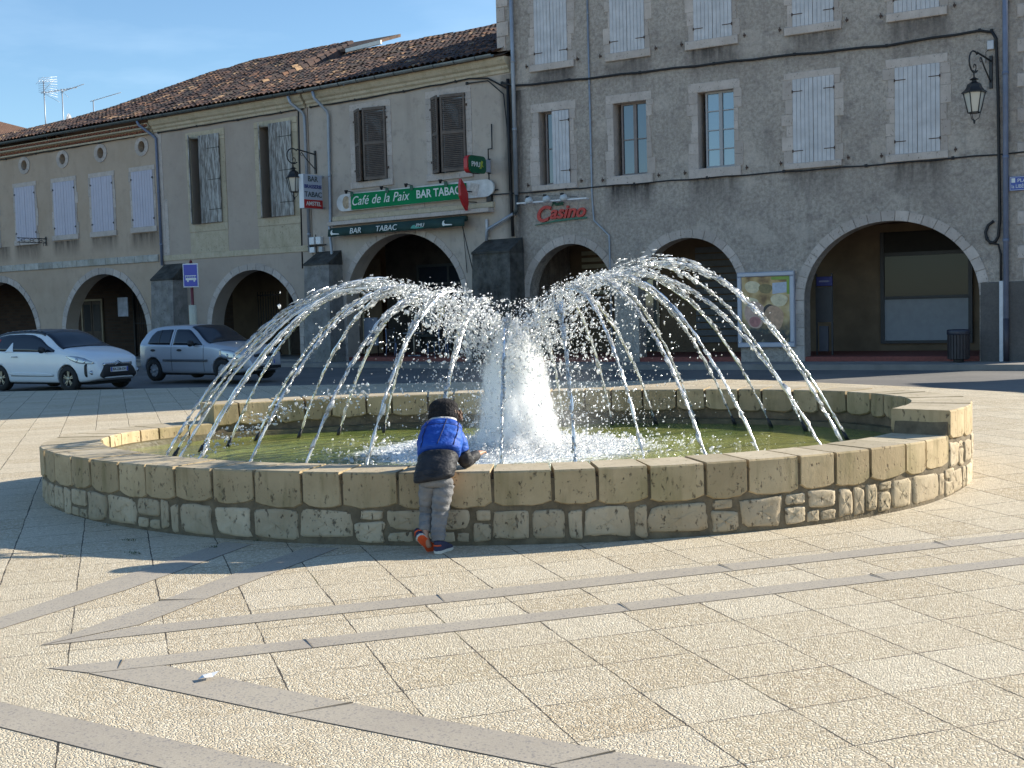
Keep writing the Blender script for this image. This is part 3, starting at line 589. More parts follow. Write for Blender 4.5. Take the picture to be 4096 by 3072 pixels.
def boards(s0,s1,z0,z1,n,d0,d1,braces=True,rnd=random):
    mb=MB(); w=(s1-s0)/n
    for i in range(n): mb.bbox(s0+i*w+.003,d0+rnd.uniform(-.002,.002),z0,s0+(i+1)*w-.003,d1,z1,.006)
    return mb
def hinges(mb,s_edge,s_in,zs,d,mi=1,hw=.010):
    for z in zs:
        mb.box(min(s_edge,s_in),d-.010,z-hw,max(s_edge,s_in),d-.002,z+hw,mi); mb.lathe([(.015,-.035),(.015,.035)],(s_edge,d-.012,z),8,mi)
def shutter_pair(parent,s0,s1,z0,z1,m,d=-.03,n=5,hz=None,hl=.5,mh=None,gap=.004):
    mid=(s0+s1)/2; hz=hz or (z0+.2*(z1-z0)*.9,z1-.2*(z1-z0)*.8)
    for a,b,e,si in ((s0,mid-gap,s0,1),(mid+gap,s1,s1,-1)):
        mb=boards(a,b,z0,z1,n,d-.03,d); hinges(mb,e,e+si*(b-a)*hl,hz,d-.03); mb.build('shutter',[m,mh or M_rust],parent)
def louvre(parent,hinge_s,width,z0,z1,ang,side,m,d=-.03):
    """louvred leaf hinged at hinge_s, opening outward by ang; side=+1 leaf extends to +s when shut"""
    mb=MB(); fw=.06; t=.035
    for a,b in ((0,fw),(width-fw,width)): mb.box(a,-t,z0,b,0,z1)
    for z in (z0,(z0+z1)*.5-.03,z1-fw*1.4): mb.box(fw,-t,z,width-fw,0,z+fw*1.4)
    for za,zb in ((z0+fw*1.4,(z0+z1)*.5-.03),((z0+z1)*.5-.03+fw*1.4,z1-fw*1.4)):
        k=int((zb-za)/.055)
        for i in range(k):
            z=za+(zb-za)*(i+.5)/k; mb.add([(fw,-t+.004,z-.022),(width-fw,-t+.004,z-.022),(width-fw,-.004,z+.018),(fw,-.004,z+.018),(fw,-t+.004,z-.014),(width-fw,-t+.004,z-.014),(width-fw,-.004,z+.026),(fw,-.004,z+.026)],[(0,1,2,3),(7,6,5,4),(0,4,5,1),(2,6,7,3)])
    o=mb.build('shutter',m,parent); o.location=(hinge_s,d,0); o.rotation_euler=(0,0,(-ang if side>0 else math.pi+ang)); 
    if side<0: o.scale=(1,-1,1)
    return o
def sash(parent,s0,s1,z0,z1,d,mf,mp,rows=4,cols=2):
    mb=MB(); f=.05
    mb.box(s0,d-.04,z0,s0+f,d+.03,z1); mb.box(s1-f,d-.04,z0,s1,d+.03,z1); mb.box(s0+f,d-.04,z0,s1-f,d+.03,z0+f*1.3); mb.box(s0+f,d-.04,z1-f,s1-f,d+.03,z1)
    mid=(s0+s1)/2; mb.box(mid-.045,d-.05,z0+f*1.3,mid+.045,d+.03,z1-f)
    for i in range(1,rows):
        z=z0+(z1-z0)*i/rows
        for a,b in ((s0+f,mid-.045),(mid+.045,s1-f)): mb.box(a,d-.03,z-.014,b,d+.02,z+.014)
    mb.build('sash',mf,parent)
    mb=MB(); mb.box(s0+f*.5,d+.0,z0+f,s1-f*.5,d+.008,z1-f*.5); mb.build('pane',mp,parent)
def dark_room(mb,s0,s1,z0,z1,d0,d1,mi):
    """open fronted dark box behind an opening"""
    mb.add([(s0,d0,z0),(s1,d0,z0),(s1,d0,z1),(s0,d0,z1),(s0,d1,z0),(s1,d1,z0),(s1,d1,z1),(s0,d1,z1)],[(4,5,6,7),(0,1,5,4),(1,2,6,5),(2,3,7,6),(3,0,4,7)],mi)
def pipe(parent,pts,r,m,name='downpipe',joints=True):
    mb=MB(); mb.tube(pts,r,10)
    if joints:
        for a,b in zip(pts,pts[1:]):
            a,b=Vector(a),Vector(b); L_=(b-a).length
            for k in range(1,int(L_/1.9)+1):
                c=a.lerp(b,k*1.9/L_) if k*1.9<L_ else None
                if c is not None: mb.tube([c-(b-a).normalized()*.035,c+(b-a).normalized()*.035],r*1.22,10)
    return mb.build(name,m,parent)
# ================================================================== building A (round attic windows)
rB=random.Random(3)
bA=thing('terraced_house','beige arcaded house with round attic openings and lilac shutters','building',PP[0].to_3d(),ANG[0])
AR_A=[(-5.6,2.5,1.0,2.3),(.1,2.5,1.0,2.3),(6.95,2.49,1.0,2.37)]
OC=[(2.31,7.88),(4.83,7.89),(7.18,7.90),(9.58,7.90)]
mb=MB(); wall_mesh(mb,-12,10.3,8.72,AR_A,[circ(s,z,.185,.2) for s,z in OC]); 
mb.add([(-12,.55,0),(-12,10,0),(-12,10,8.7),(-12,.55,8.7)],[(0,1,2,3)]); mb.add([(-12,9.5,-.1),(10.3,9.5,-.1),(10.3,9.5,8.7),(-12,9.5,8.7)],[(0,1,2,3)])
mb.build('wall',M_A,bA)
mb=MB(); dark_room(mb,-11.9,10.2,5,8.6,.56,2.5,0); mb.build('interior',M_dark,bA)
for s,z in OC:
    mb=MB()
    for k in range(9):
        a0=2*math.pi*k/9+.01; a1=2*math.pi*(k+1)/9-.01; q=[a0+(a1-a0)*j/3 for j in range(4)]
        mb.prism([(s+.19*math.cos(a),z+.205*math.sin(a)) for a in q]+[(s+.375*math.cos(a),z+.345*math.sin(a)) for a in q[::-1]],-.03,.0)
    o=mb.build('round_window',M_stone,bA); m2=MB(); m2.prism(circ(s,z,.2,.22),.22,.25); m2.build('blind_panel',plain('dark brown recess',(.16,.125,.10),.9),o)  # panel set back in each opening is a plain dark brown
for (a,b,za,zb) in ((1.56,2.90,4.92,7.04),(4.13,5.48,4.98,7.03),(6.50,7.80,4.98,7.02),(8.92,10.12,5.0,7.03),(-1.1,.3,4.9,7.03),(-3.9,-2.6,4.9,7.03)):
    mb=MB(); frame_blocks(mb,a-.13,b+.13,za-.2,zb+.17,(a,b,za,zb),-.018,rB,irr=.05); w=mb.build('window',M_stone,bA)
    shutter_pair(w,a,b,za,zb,M_shb,-.004,4,(za+.28,zb-.28),.10,M_iron)
mb=MB(); s=-12
while s<10.2:
    w=rB.uniform(.5,1.1); e=min(s+w,10.25); mb.bbox(s+.004,-.055-rB.random()*.02,3.70,e-.004,0,3.96,.02); s+=w
mb.build('string_course',stone_mat('dirty white limestone band',(.36,.345,.31),(.58,.56,.52),.7,.35),bA)
for (c,a,zs,rise) in AR_A:
    mb=MB(); ring_blocks(mb,c,a,zs,rise,.25,19,-.02,.0,1,rB); mb.build('arch',M_stone,bA)
# genoise: two rows of tile mouths
M_tile_u=plain('terracotta',(.34,.13,.075),.8,var=.35,scale=9)
mb=MB()
for r_,(z,d) in enumerate(((8.42,-.13),(8.60,-.26))):
    mb.box(-12,d-.0,z-.13,10.28,0.02+.001*r_,z-.075,1); mb.box(-12,d-.01,z+.03,10.28,.021+.001*r_,z+.06,1)
    s=-9+.09*r_
    while s<10.2:
        pts=[(s+.075*math.cos(math.pi*i/6),z-.06+.085*math.sin(math.pi*i/6)) for i in range(7)]; inn=[(s+.052*math.cos(math.pi*i/6),z-.06+.06*math.sin(math.pi*i/6)) for i in range(7)]
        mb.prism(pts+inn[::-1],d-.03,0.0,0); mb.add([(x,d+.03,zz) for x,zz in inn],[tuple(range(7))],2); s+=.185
    mb.box(-12,d+.035,z-.075,10.28,.02,z+.03,1)
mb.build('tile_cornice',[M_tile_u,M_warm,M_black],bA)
def arcade(b,s0,s1,zc,mw,mf,zf=.2,dep=3.4,extra=None):
    mb=MB(); mb.add([(s0,dep,-.1),(s1,dep,-.1),(s1,dep,zc),(s0,dep,zc)],[(0,1,2,3)],0)
    mb.add([(s0,.55,zc),(s1,.55,zc),(s1,dep,zc),(s0,dep,zc)],[(0,1,2,3)],1); mb.box(s0,.03,-.1,s1,dep,zf,2)
    mb.build('arcade_passage',[mw,M_woodceil,mf],b)
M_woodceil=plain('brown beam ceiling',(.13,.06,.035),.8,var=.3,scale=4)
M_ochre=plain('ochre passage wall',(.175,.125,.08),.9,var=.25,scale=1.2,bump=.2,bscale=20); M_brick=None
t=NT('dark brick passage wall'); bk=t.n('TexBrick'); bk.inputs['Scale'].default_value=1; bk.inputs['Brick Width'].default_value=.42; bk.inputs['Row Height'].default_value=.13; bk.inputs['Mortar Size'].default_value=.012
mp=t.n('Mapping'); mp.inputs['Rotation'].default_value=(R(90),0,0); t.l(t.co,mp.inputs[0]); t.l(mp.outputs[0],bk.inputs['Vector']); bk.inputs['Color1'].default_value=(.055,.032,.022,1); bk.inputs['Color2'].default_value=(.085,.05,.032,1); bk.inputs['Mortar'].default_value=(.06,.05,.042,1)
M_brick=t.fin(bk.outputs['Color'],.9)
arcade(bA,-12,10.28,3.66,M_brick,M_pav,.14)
# iron gate + plaque inside the middle arch
gate=fthing(0,5.9,2.2,.14,'iron_gate','tall black iron gate inside the arch behind the white car','gate')
mb=MB()
for k in range(30): mb.tube([(k*.12,0,0),(k*.12,0,2.75)],.013,6)
for z in (.1,1.3,2.7): mb.box(-.02,-.02,z,3.52,.02,z+.04)
mb.build('gate_bars',M_iron,gate); mb=MB(); mb.box(-.08,-.05,0,-.0,.05,2.9); mb.box(1.72,-.05,0,1.8,.05,2.9); mb.box(3.5,-.05,0,3.58,.05,2.9); mb.build('gate_post',M_iron,gate)
s_=fthing(0,5.62,1.6,1.75,'notice_board','pale framed notice hung in the dark arch behind the white car','notice'); mb=MB(); mb.box(0,0,0,.62,.03,.75); mb.build('board',plain('grey white notice',(.38,.40,.45),.6,var=.25,scale=5),s_)
s_=fthing(0,9.15,.35,1.0,'letter_box','small cream letter box on the jamb between the two parked cars','letter box'); mb=MB(); mb.bbox(0,-.12,0,.3,0,.42,.02); mb.box(.05,-.126,.3,.25,-.118,.33,1); mb.build('body',[plain('cream enamel',(.55,.53,.45),.5),M_black],s_)
# scrolled iron bracket under the left windows
s_=fthing(0,3.5,-.02,4.9,'iron_sign_bracket','black scrolled iron sign bracket below the second lilac window from the left','bracket'); mb=MB()
L2=1.25
for z in (0,-.17): mb.tube([(0,0,z),(0,-L2,z)],.014,6)
mb.box(-.03,-.02,-.27,.03,0,.08)
for k in range(3):
    c=-L2*(.2+.3*k); mb.tube([(0,c+.075*math.cos(a),-.085+.075*math.sin(a)) for a in [i*math.pi/5 for i in range(11)]],.008,5)
for a,b in ((-.0,-.42),(-.42,-.84),(-.84,-1.25)): mb.tube([(0,a,0),(0,b,-.17)],.008,5); mb.tube([(0,a,-.17),(0,b,0)],.008,5)
for c in (-.12,-1.15): mb.tube([(0,c,-.17),(0,c,-.30)],.01,5)
mb.build('bracket',M_iron,s_)
# ================================================================== building B
bB=thing('arcaded_house','arcaded house with two tall half open grey plank shutters','building',PP[1].to_3d(),ANG[1])
AR_B=[(4.78,2.14,1.2,2.0)]
mb=MB(); wall_mesh(mb,0.04,7.62,8.78,AR_B,[(1.95,3.44,4.92,7.88),(5.42,6.90,4.92,7.92)]); mb.add([(0,9.5,-.1),(7.6,9.5,-.1),(7.6,9.5,8.5),(0,9.5,8.5)],[(0,1,2,3)])
mb.build('wall',M_B,bB)
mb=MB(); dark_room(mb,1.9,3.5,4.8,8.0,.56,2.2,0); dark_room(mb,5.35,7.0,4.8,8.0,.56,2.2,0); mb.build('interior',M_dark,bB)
for (a,b,za,zb,L0,L1) in ((1.95,3.44,4.92,7.88,1.72,3.70),(5.42,6.90,4.92,7.92,5.16,7.17)):
    mb=MB(); d=-.02
    mb.bbox(L0,d,4.64,L1,0,4.90,.01); mb.bbox(L0,d-.012,zb+.0,L1,0,8.12,.01)
    for x0,x1 in ((L0,a),(b,L1)):
        z=4.905
        while z<zb-.02:
            h=min(rB.uniform(.5,.9),zb-z-.005); mb.bbox(x0,d-rB.random()*.006,z,x1,0,z+h-.004,.006); z+=h
    mb.bbox(L0+.02,d+.008,3.9,L1-.02,0,4.63,.01)
    w=mb.build('window',M_warm,bB)
    # right leaf shut at an angle, left leaf edge-on open outwards
    m=boards(.0,(b-a)*.70,za+.0,zb+.08,5,-.035,0,rnd=rB); hinges(m,(b-a)*.70,(b-a)*.30,(za+.45,(za+zb)/2,zb-.4),-.035,1)
    o=m.build('shutter',[M_shp,M_iron],w); o.location=(a+(b-a)*.32,-.05,0)
    m=boards(0,(b-a)*.42,za,zb+.08,3,-.035,0,rnd=rB); o=m.build('shutter',[M_shp,M_iron],w); o.location=(a-.01,-.03,0); o.rotation_euler=(0,0,R(-44))
mb=MB(); mb.bbox(.1,-.03,3.70,7.55,0,3.90,.01); mb.build('string_course',M_warm,bB)
mb=MB(); mb.bbox(.06,-.018,3.9,.42,0,8.3,.008); mb.bbox(.42,-.012,3.905,.60,0,5.9,.008); mb.build('pilaster',M_stone,bB)
for (c,a,zs,rise) in AR_B: mb=MB(); ring_blocks(mb,c,a,zs,rise,.22,17,-.02,0,1,rB); mb.build('arch',M_stone,bB)
def cornice(parent,s0,s1,z0,m,nm='cornice'):
    mb=MB(); prof=[(0,z0),(-.05,z0),(-.06,z0+.07),(-.12,z0+.12),(-.13,z0+.19),(-.20,z0+.24),(-.26,z0+.34),(-.27,z0+.42),(.02,z0+.42)]
    n=len(prof); mb.add([(s0,d,z) for d,z in prof]+[(s1,d,z) for d,z in prof],[(i,(i+1)%n,n+(i+1)%n,n+i) for i in range(n)]+[tuple(range(n)),tuple(range(2*n-1,n-1,-1))]); return mb.build(nm,m,parent)
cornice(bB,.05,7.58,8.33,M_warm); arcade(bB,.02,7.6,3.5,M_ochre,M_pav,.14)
def buttress(parent,s0,s1,dep,zt,zf,m,name='buttress'):
    mb=MB(); lean=.05
    mb.add([(s0-.04,-dep-.12,-.05),(s1+.04,-dep-.12,-.05),(s1+.04,.0,-.05),(s0-.04,.0,-.05),(s0,-dep,zf),(s1,-dep,zf),(s1,0,zf+.02),(s0,0,zf+.02)],[(0,1,5,4),(1,2,6,5),(3,0,4,7),(0,3,2,1),(4,5,6,7)],0)
    mb.add([(s0-.015,-dep-.03,zf),(s1+.015,-dep-.03,zf),(s1+.015,0,zf),(s0-.015,0,zf),(s0+.02,-.0,zt),(s1-.02,-.0,zt),(s0-.015,-dep-.03,zf+.06),(s1+.015,-dep-.03,zf+.06),(s1+.015,0,zf+.06),(s0-.015,0,zf+.06)],[(0,1,7,6),(1,2,8,7),(3,0,6,9),(6,7,5,4),(7,8,5),(9,6,4),(0,3,2,1)],1)
    return mb.build(name,m,parent)
M_butgrey=stone_mat('grey weathered buttress stone',(.17,.16,.155),(.33,.315,.30),1.0,.25)
buttress(bB,.25,1.42,.62,3.58,2.98,[M_butgrey,M_butt])
gate2=fthing(1,3.0,1.9,.14,'iron_grille','narrow iron grille standing open in the arch behind the silver car','gate'); mb=MB()
for k in range(9): mb.tube([(k*.13,0,0),(k*.13,0,2.35)],.014,6)
for z in (.1,2.2): mb.box(-.02,-.02,z,1.08,.02,z+.05)
mb.build('gate_bars',M_iron,gate2)
s_=fthing(1,5.35,3.3,1.25,'wall_plaque','small framed plaque on the ochre wall behind the silver car','plaque'); mb=MB(); mb.box(-.3,-.05,-.35,.3,0,.4); mb.prism(circ(0,0,.17,.26),-.065,-.05,1); mb.build('plaque',[M_black,plain('pale plaque',(.42,.37,.30),.6)],s_)
# ================================================================== building C (cafe)
bC=thing('cafe_building','cream cafe building with brown louvred shutters over a wide arch','building',PP[2].to_3d(),ANG[2])
AR_C=[(3.3,2.44,1.8,2.24)]
mb=MB(); wall_mesh(mb,-.56,7.70,8.78,AR_C,[(1.55,2.85,5.75,7.98),(4.72,6.0,5.72,7.98)]); mb.add([(-.5,9.5,-.1),(7.7,9.5,-.1),(7.7,9.5,8.5),(-.5,9.5,8.5)],[(0,1,2,3)])
mb.build('wall',M_C,bC)
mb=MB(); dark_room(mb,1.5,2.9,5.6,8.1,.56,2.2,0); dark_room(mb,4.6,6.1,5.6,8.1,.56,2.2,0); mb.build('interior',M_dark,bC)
for (a,b,za,zb) in ((1.55,2.85,5.75,7.98),(4.72,6.0,5.72,7.98)):
    mb=MB(); frame_blocks(mb,a-.25,b+.22,za-.2,zb+.2,(a,b,za,zb),-.012,rB,irr=.0); w=mb.build('window',M_stone,bC)
    louvre(w,a+.005,.50,za+.01,zb,R(30),1,M_shbr,-.03); louvre(w,b-.005,.80,za+.01,zb,R(14),-1,M_shbr,-.03)
    mb=MB(); mb.box(a,.25,za,b,.28,zb); mb.build('pane',M_pane,w)
    for z in (za+.35,zb-.35):
        m=MB(); m.box(a-.07,-.05,z-.03,a,-.015,z+.03); m.box(b,-.05,z-.03,b+.07,-.015,z+.03); m.build('hinge',M_rust,w)
for (c,a,zs,rise) in AR_C: mb=MB(); ring_blocks(mb,c,a,zs,rise,.2,19,-.015,0,1,rB); mb.build('arch',M_stone,bC)
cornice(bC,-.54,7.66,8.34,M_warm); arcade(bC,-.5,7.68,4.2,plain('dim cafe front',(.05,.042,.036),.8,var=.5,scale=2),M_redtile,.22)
buttress(bC,-.38,.74,.6,3.66,3.2,[M_butgrey,M_butt]); buttress(bC,6.6,7.95,.65,3.66,3.22,[M_butt,M_butt])
# pale ledge over the awning
mb=MB(); mb.bbox(.42,-.30,4.44,6.95,0,4.56,.01,1); mb.bbox(.45,-.10,4.58,6.98,0,4.74,.02); mb.build('ledge',[M_warm,M_stone],bC)
mb=MB(); mb.bbox(3.4,-.018,4.76,4.3,0,4.9,.01); mb.bbox(.6,-.012,4.15,1.3,0,4.42,.01); mb.build('patched_stone',M_stone,bC)
# ================================================================== building R (grey roughcast)
bR=thing('corner_house','tall grey roughcast corner house with white shutters and three arches','building',PP[3].to_3d(),ANG[3])
AR_R=[(1.72,1.33,1.95,1.45),(5.2,1.44,1.9,1.48),(10.4,2.08,1.65,1.86)]
HT=12.6
OP=[(.83,1.80,5.08,7.11),(3.14,4.11,5.15,7.1),(5.57,6.55,5.15,7.12)]
mb=MB(); wall_mesh(mb,0.0,13.9,[(13.9,HT),(-.42,HT),(-.42,8.95),(0,8.95)],AR_R,OP,.5,hmi=1); mb.add([(-.42,.5,8.2),(-.42,5,8.2),(-.42,5,HT),(-.42,.5,HT)],[(0,1,2,3)]); 
mb.add([(0,.5,0),(0,11,0),(0,11,HT),(0,5.5,HT+2.4),(0,.5,HT)],[(0,1,2,3,4)]); mb.add([(13.9,.5,0),(13.9,11,0),(13.9,11,HT),(13.9,5.5,HT+2.4),(13.9,.5,HT)],[(0,1,2,3,4)]); mb.add([(0,11,0),(13.9,11,0),(13.9,11,HT),(0,11,HT)],[(0,1,2,3)])
mb.build('wall',[M_Rw,M_stone],bR)
mb=MB(); 
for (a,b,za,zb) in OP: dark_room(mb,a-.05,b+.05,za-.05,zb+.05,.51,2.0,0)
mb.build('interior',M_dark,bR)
mb=MB(); mb.add([(-.85,-.45,HT-.05),(14.2,-.45,HT-.05),(14.2,5.5,HT+2.5),(-.2,5.5,HT+2.5),(14.2,11.4,HT-.05),(-.2,11.4,HT-.05)]+[(-.2,-.45,HT-.2),(14.2,-.45,HT-.2),(14.2,11.4,HT-.2),(-.2,11.4,HT-.2)],[(0,1,2,3),(3,2,4,5),(6,9,8,7),(0,6,7,1),(5,4,8,9),(1,7,8,4,2),(0,3,5,9,6)]); mb.build('roof',M_tile_u,bR)
WR=[(.58,1.99,4.93,7.34,OP[0]),(2.92,4.29,4.9,7.33,OP[1]),(5.32,6.73,4.9,7.34,OP[2]),(7.9,9.31,4.93,7.34,(8.09,9.13,5.08,7.15)),(10.39,11.81,4.9,7.33,(10.58,11.62,5.08,7.13)),
    (.63,1.96,8.24,10.75,(.77,1.80,8.43,10.55)),(2.93,4.28,8.23,10.72,(3.10,4.11,8.44,10.55)),(5.29,6.72,8.23,10.75,(5.50,6.54,8.45,10.55)),(7.92,9.31,8.24,10.75,(8.11,9.14,8.44,10.55)),(10.40,11.8,8.22,10.75,(10.57,11.61,8.42,10.55))]
for k,(s0,s1,z0,z1,o) in enumerate(WR):
    mb=MB(); frame_blocks(mb,s0+rB.uniform(-.03,.03),s1+rB.uniform(-.03,.03),z0,z1+rB.uniform(-.02,.03),o,-.014,rB,irr=.085); w=mb.build('window',M_stone,bR); sa,sb,za,zb=o
    if k==0:
        sash(w,sa+.12,sb-.02,za,zb,.22,M_woodfr2,M_pane,2); m=boards(1.27,sb+.0,za+.0,zb-.02,5,-.055,-.025); hinges(m,sb,sb-.28,(za+.35,zb-.30),-.055); m.build('shutter',[M_shw,M_rust],w)
    elif k==1: sash(w,sa+.14,sb-.01,za,zb,.24,M_woodfr2,M_paneblue,2)
    elif k==2: sash(w,sa+.15,sb,za,zb,.2,M_woodfr,M_panesky,4)
    else: shutter_pair(w,sa,sb,za,zb,M_shw,-.006,5,(za+.30,zb-.30))
    m=MB()
    for s in (s0-.16,s1+.12):
        m.box(s,-.05,z0+.16,s+.06,0,z0+.2); m.box(s+.02,-.06,z0+.12,s+.04,-.045,z0+.24)
    m.build('shutter_catch',M_rust,w)
for (c,a,zs,rise),nb in zip(AR_R,(13,15,21)): mb=MB(); ring_blocks(mb,c,a,zs,rise,.23,nb,-.022,0,0,rB); mb.build('arch',M_stone,bR)
mb=MB(); z=.1
for z0,z1,s1 in ((.12,.5,7.95),(.51,.95,8.02),(.96,1.3,7.93),(1.31,1.64,8.05)): mb.bbox(s1,-.012,z0,8.31,0,z1,.006)
mb.build('jamb_stones',M_stone,bR)
mb=MB(); mb.bbox(12.5,-.03,.05,13.88,0,1.95,.01); mb.build('dado',M_dado,bR)
mb=MB(); z=2.05; i=0
while z<HT-.3: mb.bbox(13.30 if i%2 else 13.42,-.025,z,13.93,0,z+.30,.012); z+=.36 if i%2 else .42; i+=1
mb.build('quoins',M_stone,bR)
mb=MB(); z=8.95; i=0
while z<HT-.4: mb.bbox(-.45,-.03,z,-.06 if i%2 else -.17,.45,z+.40,.012); z+=.41; i+=1
mb.build('quoins',M_stone,bR)
# doors and shop fronts at the back of the passages
M_door=plain('dark stained door',(.055,.035,.024),.55,var=.3,scale=6); M_doorg=plain('grey green door',(.08,.09,.085),.55,var=.2)
def door(b,s,w,h,d,m,zf=.2,glass=True):
    mb=MB(); mb.box(s-.08,d-.06,zf,s,d,zf+h+.08); mb.box(s+w,d-.06,zf,s+w+.08,d,zf+h+.08); mb.box(s,d-.06,zf+h,s+w,d,zf+h+.08); fr=mb.build('door_frame',M_warm,b)
    mb=MB(); n=2 if w>1 else 1
    for k in range(n):
        a=s+w*k/n+.01; e=s+w*(k+1)/n-.01; mb.bbox(a,d-.045,zf+.02,e,d-.01,zf+h-.01,.012); mb.bbox(a+.1,d-.055,zf+.15,e-.1,d-.045,zf+.85,.02)
    mb.build('door_leaf',m,fr)
    if glass:
        mb=MB()
        for k in range(n): mb.box(s+w*k/n+.11,d-.052,zf+1.0,s+w*(k+1)/n-.11,d-.046,zf+h-.15)
        mb.build('pane',M_pane,fr)
door(bA,.9,1.3,2.3,3.38,M_door,.15); door(bA,-1.6,.95,2.2,3.38,M_doorg,.15); door(bA,6.2,1.5,2.4,3.38,M_doorg,.15); door(bB,5.75,1.0,2.2,3.38,M_door,.15); door(bB,3.1,1.4,2.3,3.38,M_door,.15); door(bR,6.0,.9,2.2,3.18,M_door,.23); door(bR,2.0,.95,2.3,3.18,M_doorg,.23)
mb=MB(); 
for x in (1.0,2.35,3.6,4.9,5.5): mb.box(x,3.3,.22,x+.08,3.38,3.2)
for z in (.22,.75,2.5,3.12): mb.box(1.0,3.31,z,5.58,3.375,z+.09)
fr=mb.build('cafe_front',M_dkpipe,bC); mb=MB(); mb.box(1.05,3.34,.8,5.5,3.35,3.15); mb.build('pane',M_pane,fr)
mb=MB(); mb.box(1.3,3.3,1.2,1.75,3.31,1.85); mb.box(1.9,3.3,1.4,2.2,3.31,1.8,1); mb.box(4.1,3.3,1.3,4.6,3.31,1.95,2); mb.build('window_notice',[plain('white notice',(.5,.5,.5),.6,var=.3,scale=9),plain('yellow notice',(.45,.36,.08),.6,var=.3,scale=9),plain('red notice',(.35,.05,.04),.6,var=.4,scale=8)],fr)
# arcade interiors of R
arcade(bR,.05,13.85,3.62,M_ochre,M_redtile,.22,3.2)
M_frm=plain('dark shop frame',(.035,.035,.04),.5); M_pan=plain('pale panel',(.30,.32,.35),.6,var=.08)
mb=MB(); d=3.17; mb.box(9.48,d-.08,.42,9.58,d,3.4); mb.box(11.72,d-.08,.42,11.82,d,3.4); mb.box(9.58,d-.08,2.75,11.72,d,2.85); mb.box(9.58,d-.08,.42,11.72,d,.5); mb.box(9.58,d-.08,1.6,11.72,d,1.68); sf=mb.build('shop_front',M_frm,bR)
mb=MB(); mb.box(9.58,d-.03,.5,11.72,d-.01,1.6); mb.build('lower_panel',M_pan,sf); mb=MB(); mb.box(9.58,d-.03,1.68,11.72,d-.01,2.75); mb.build('pane',M_shopgl,sf); mb=MB(); mb.box(9.58,d-.03,2.85,11.72,d-.01,3.4); mb.build('fascia',M_dark,sf)
mb=MB()
for k in range(14): mb.box(4.2,3.1,.5+k*.2,5.9,3.17,.66+k*.2)
mb.build('roller_shutter',plain('grey slatted shutter',(.13,.14,.15),.6),bR)
mb=MB()
for k in range(7): mb.box(.5,3.1,2.0+k*.2,1.9,3.17,2.12+k*.2)
mb.build('slatted_vent',plain('cream slats',(.40,.38,.28),.6),bR)
# ------------------------------------------------------------------ tiled roofs
def roof_tile_mat():
    t=NT('old canal tiles'); uv=t.n('UVMap'); u=uv.outputs[0]; x,y,_=t.sep(u)
    wn=t.n('TexWhiteNoise',noise_dimensions='2D'); cb=t.n('CombineXYZ'); t.l(t.math('FLOOR',x),cb.inputs[0]); t.l(t.math('FLOOR',y),cb.inputs[1]); t.l(cb.outputs[0],wn.inputs['Vector'])
    c=t.ramp(wn.outputs[0],[(0,(.03,.024,.026)),(.35,(.06,.036,.034)),(.62,(.095,.055,.044)),(.80,(.14,.072,.05)),(.93,(.23,.115,.065)),(1,(.42,.27,.15))])
    li=t.noise(.9,5,.65); c=t.mix(t.mr(li,.52,.72,0,.5),c,(.12,.105,.075)); c=t.mix(t.mr(t.noise(7,4,.7),.5,.7,0,.75),c,(.035,.03,.028))
    return t.fin(c,.9,t.bump(t.noise(40,3),.4,.01))
M_roof=roof_tile_mat(); M_otile0=plain('under tiles',(.12,.08,.06),.9)
SEG0=[0,10.2627,18.463]; 
def sframe(S):
    i=0 if S<SEG0[1] else 1 if S<SEG0[2] else 2
    p=fpt(i,S-SEG0[i]); th=np.interp(S,[-30,8,12.5,16,21,40],[ANG[0],ANG[0],ANG[1],ANG[1],ANG[2],ANG[2]]); return p,Vector((-math.sin(th),math.cos(th),0))
RZ=[(-30,10.5),(-12,11.1),(-6.3,11.44),(-3.7,11.45),(-.9,11.52),(.4,11.77),(2,12.03),(4.6,12.36),(7.5,12.52),(16,12.48)]
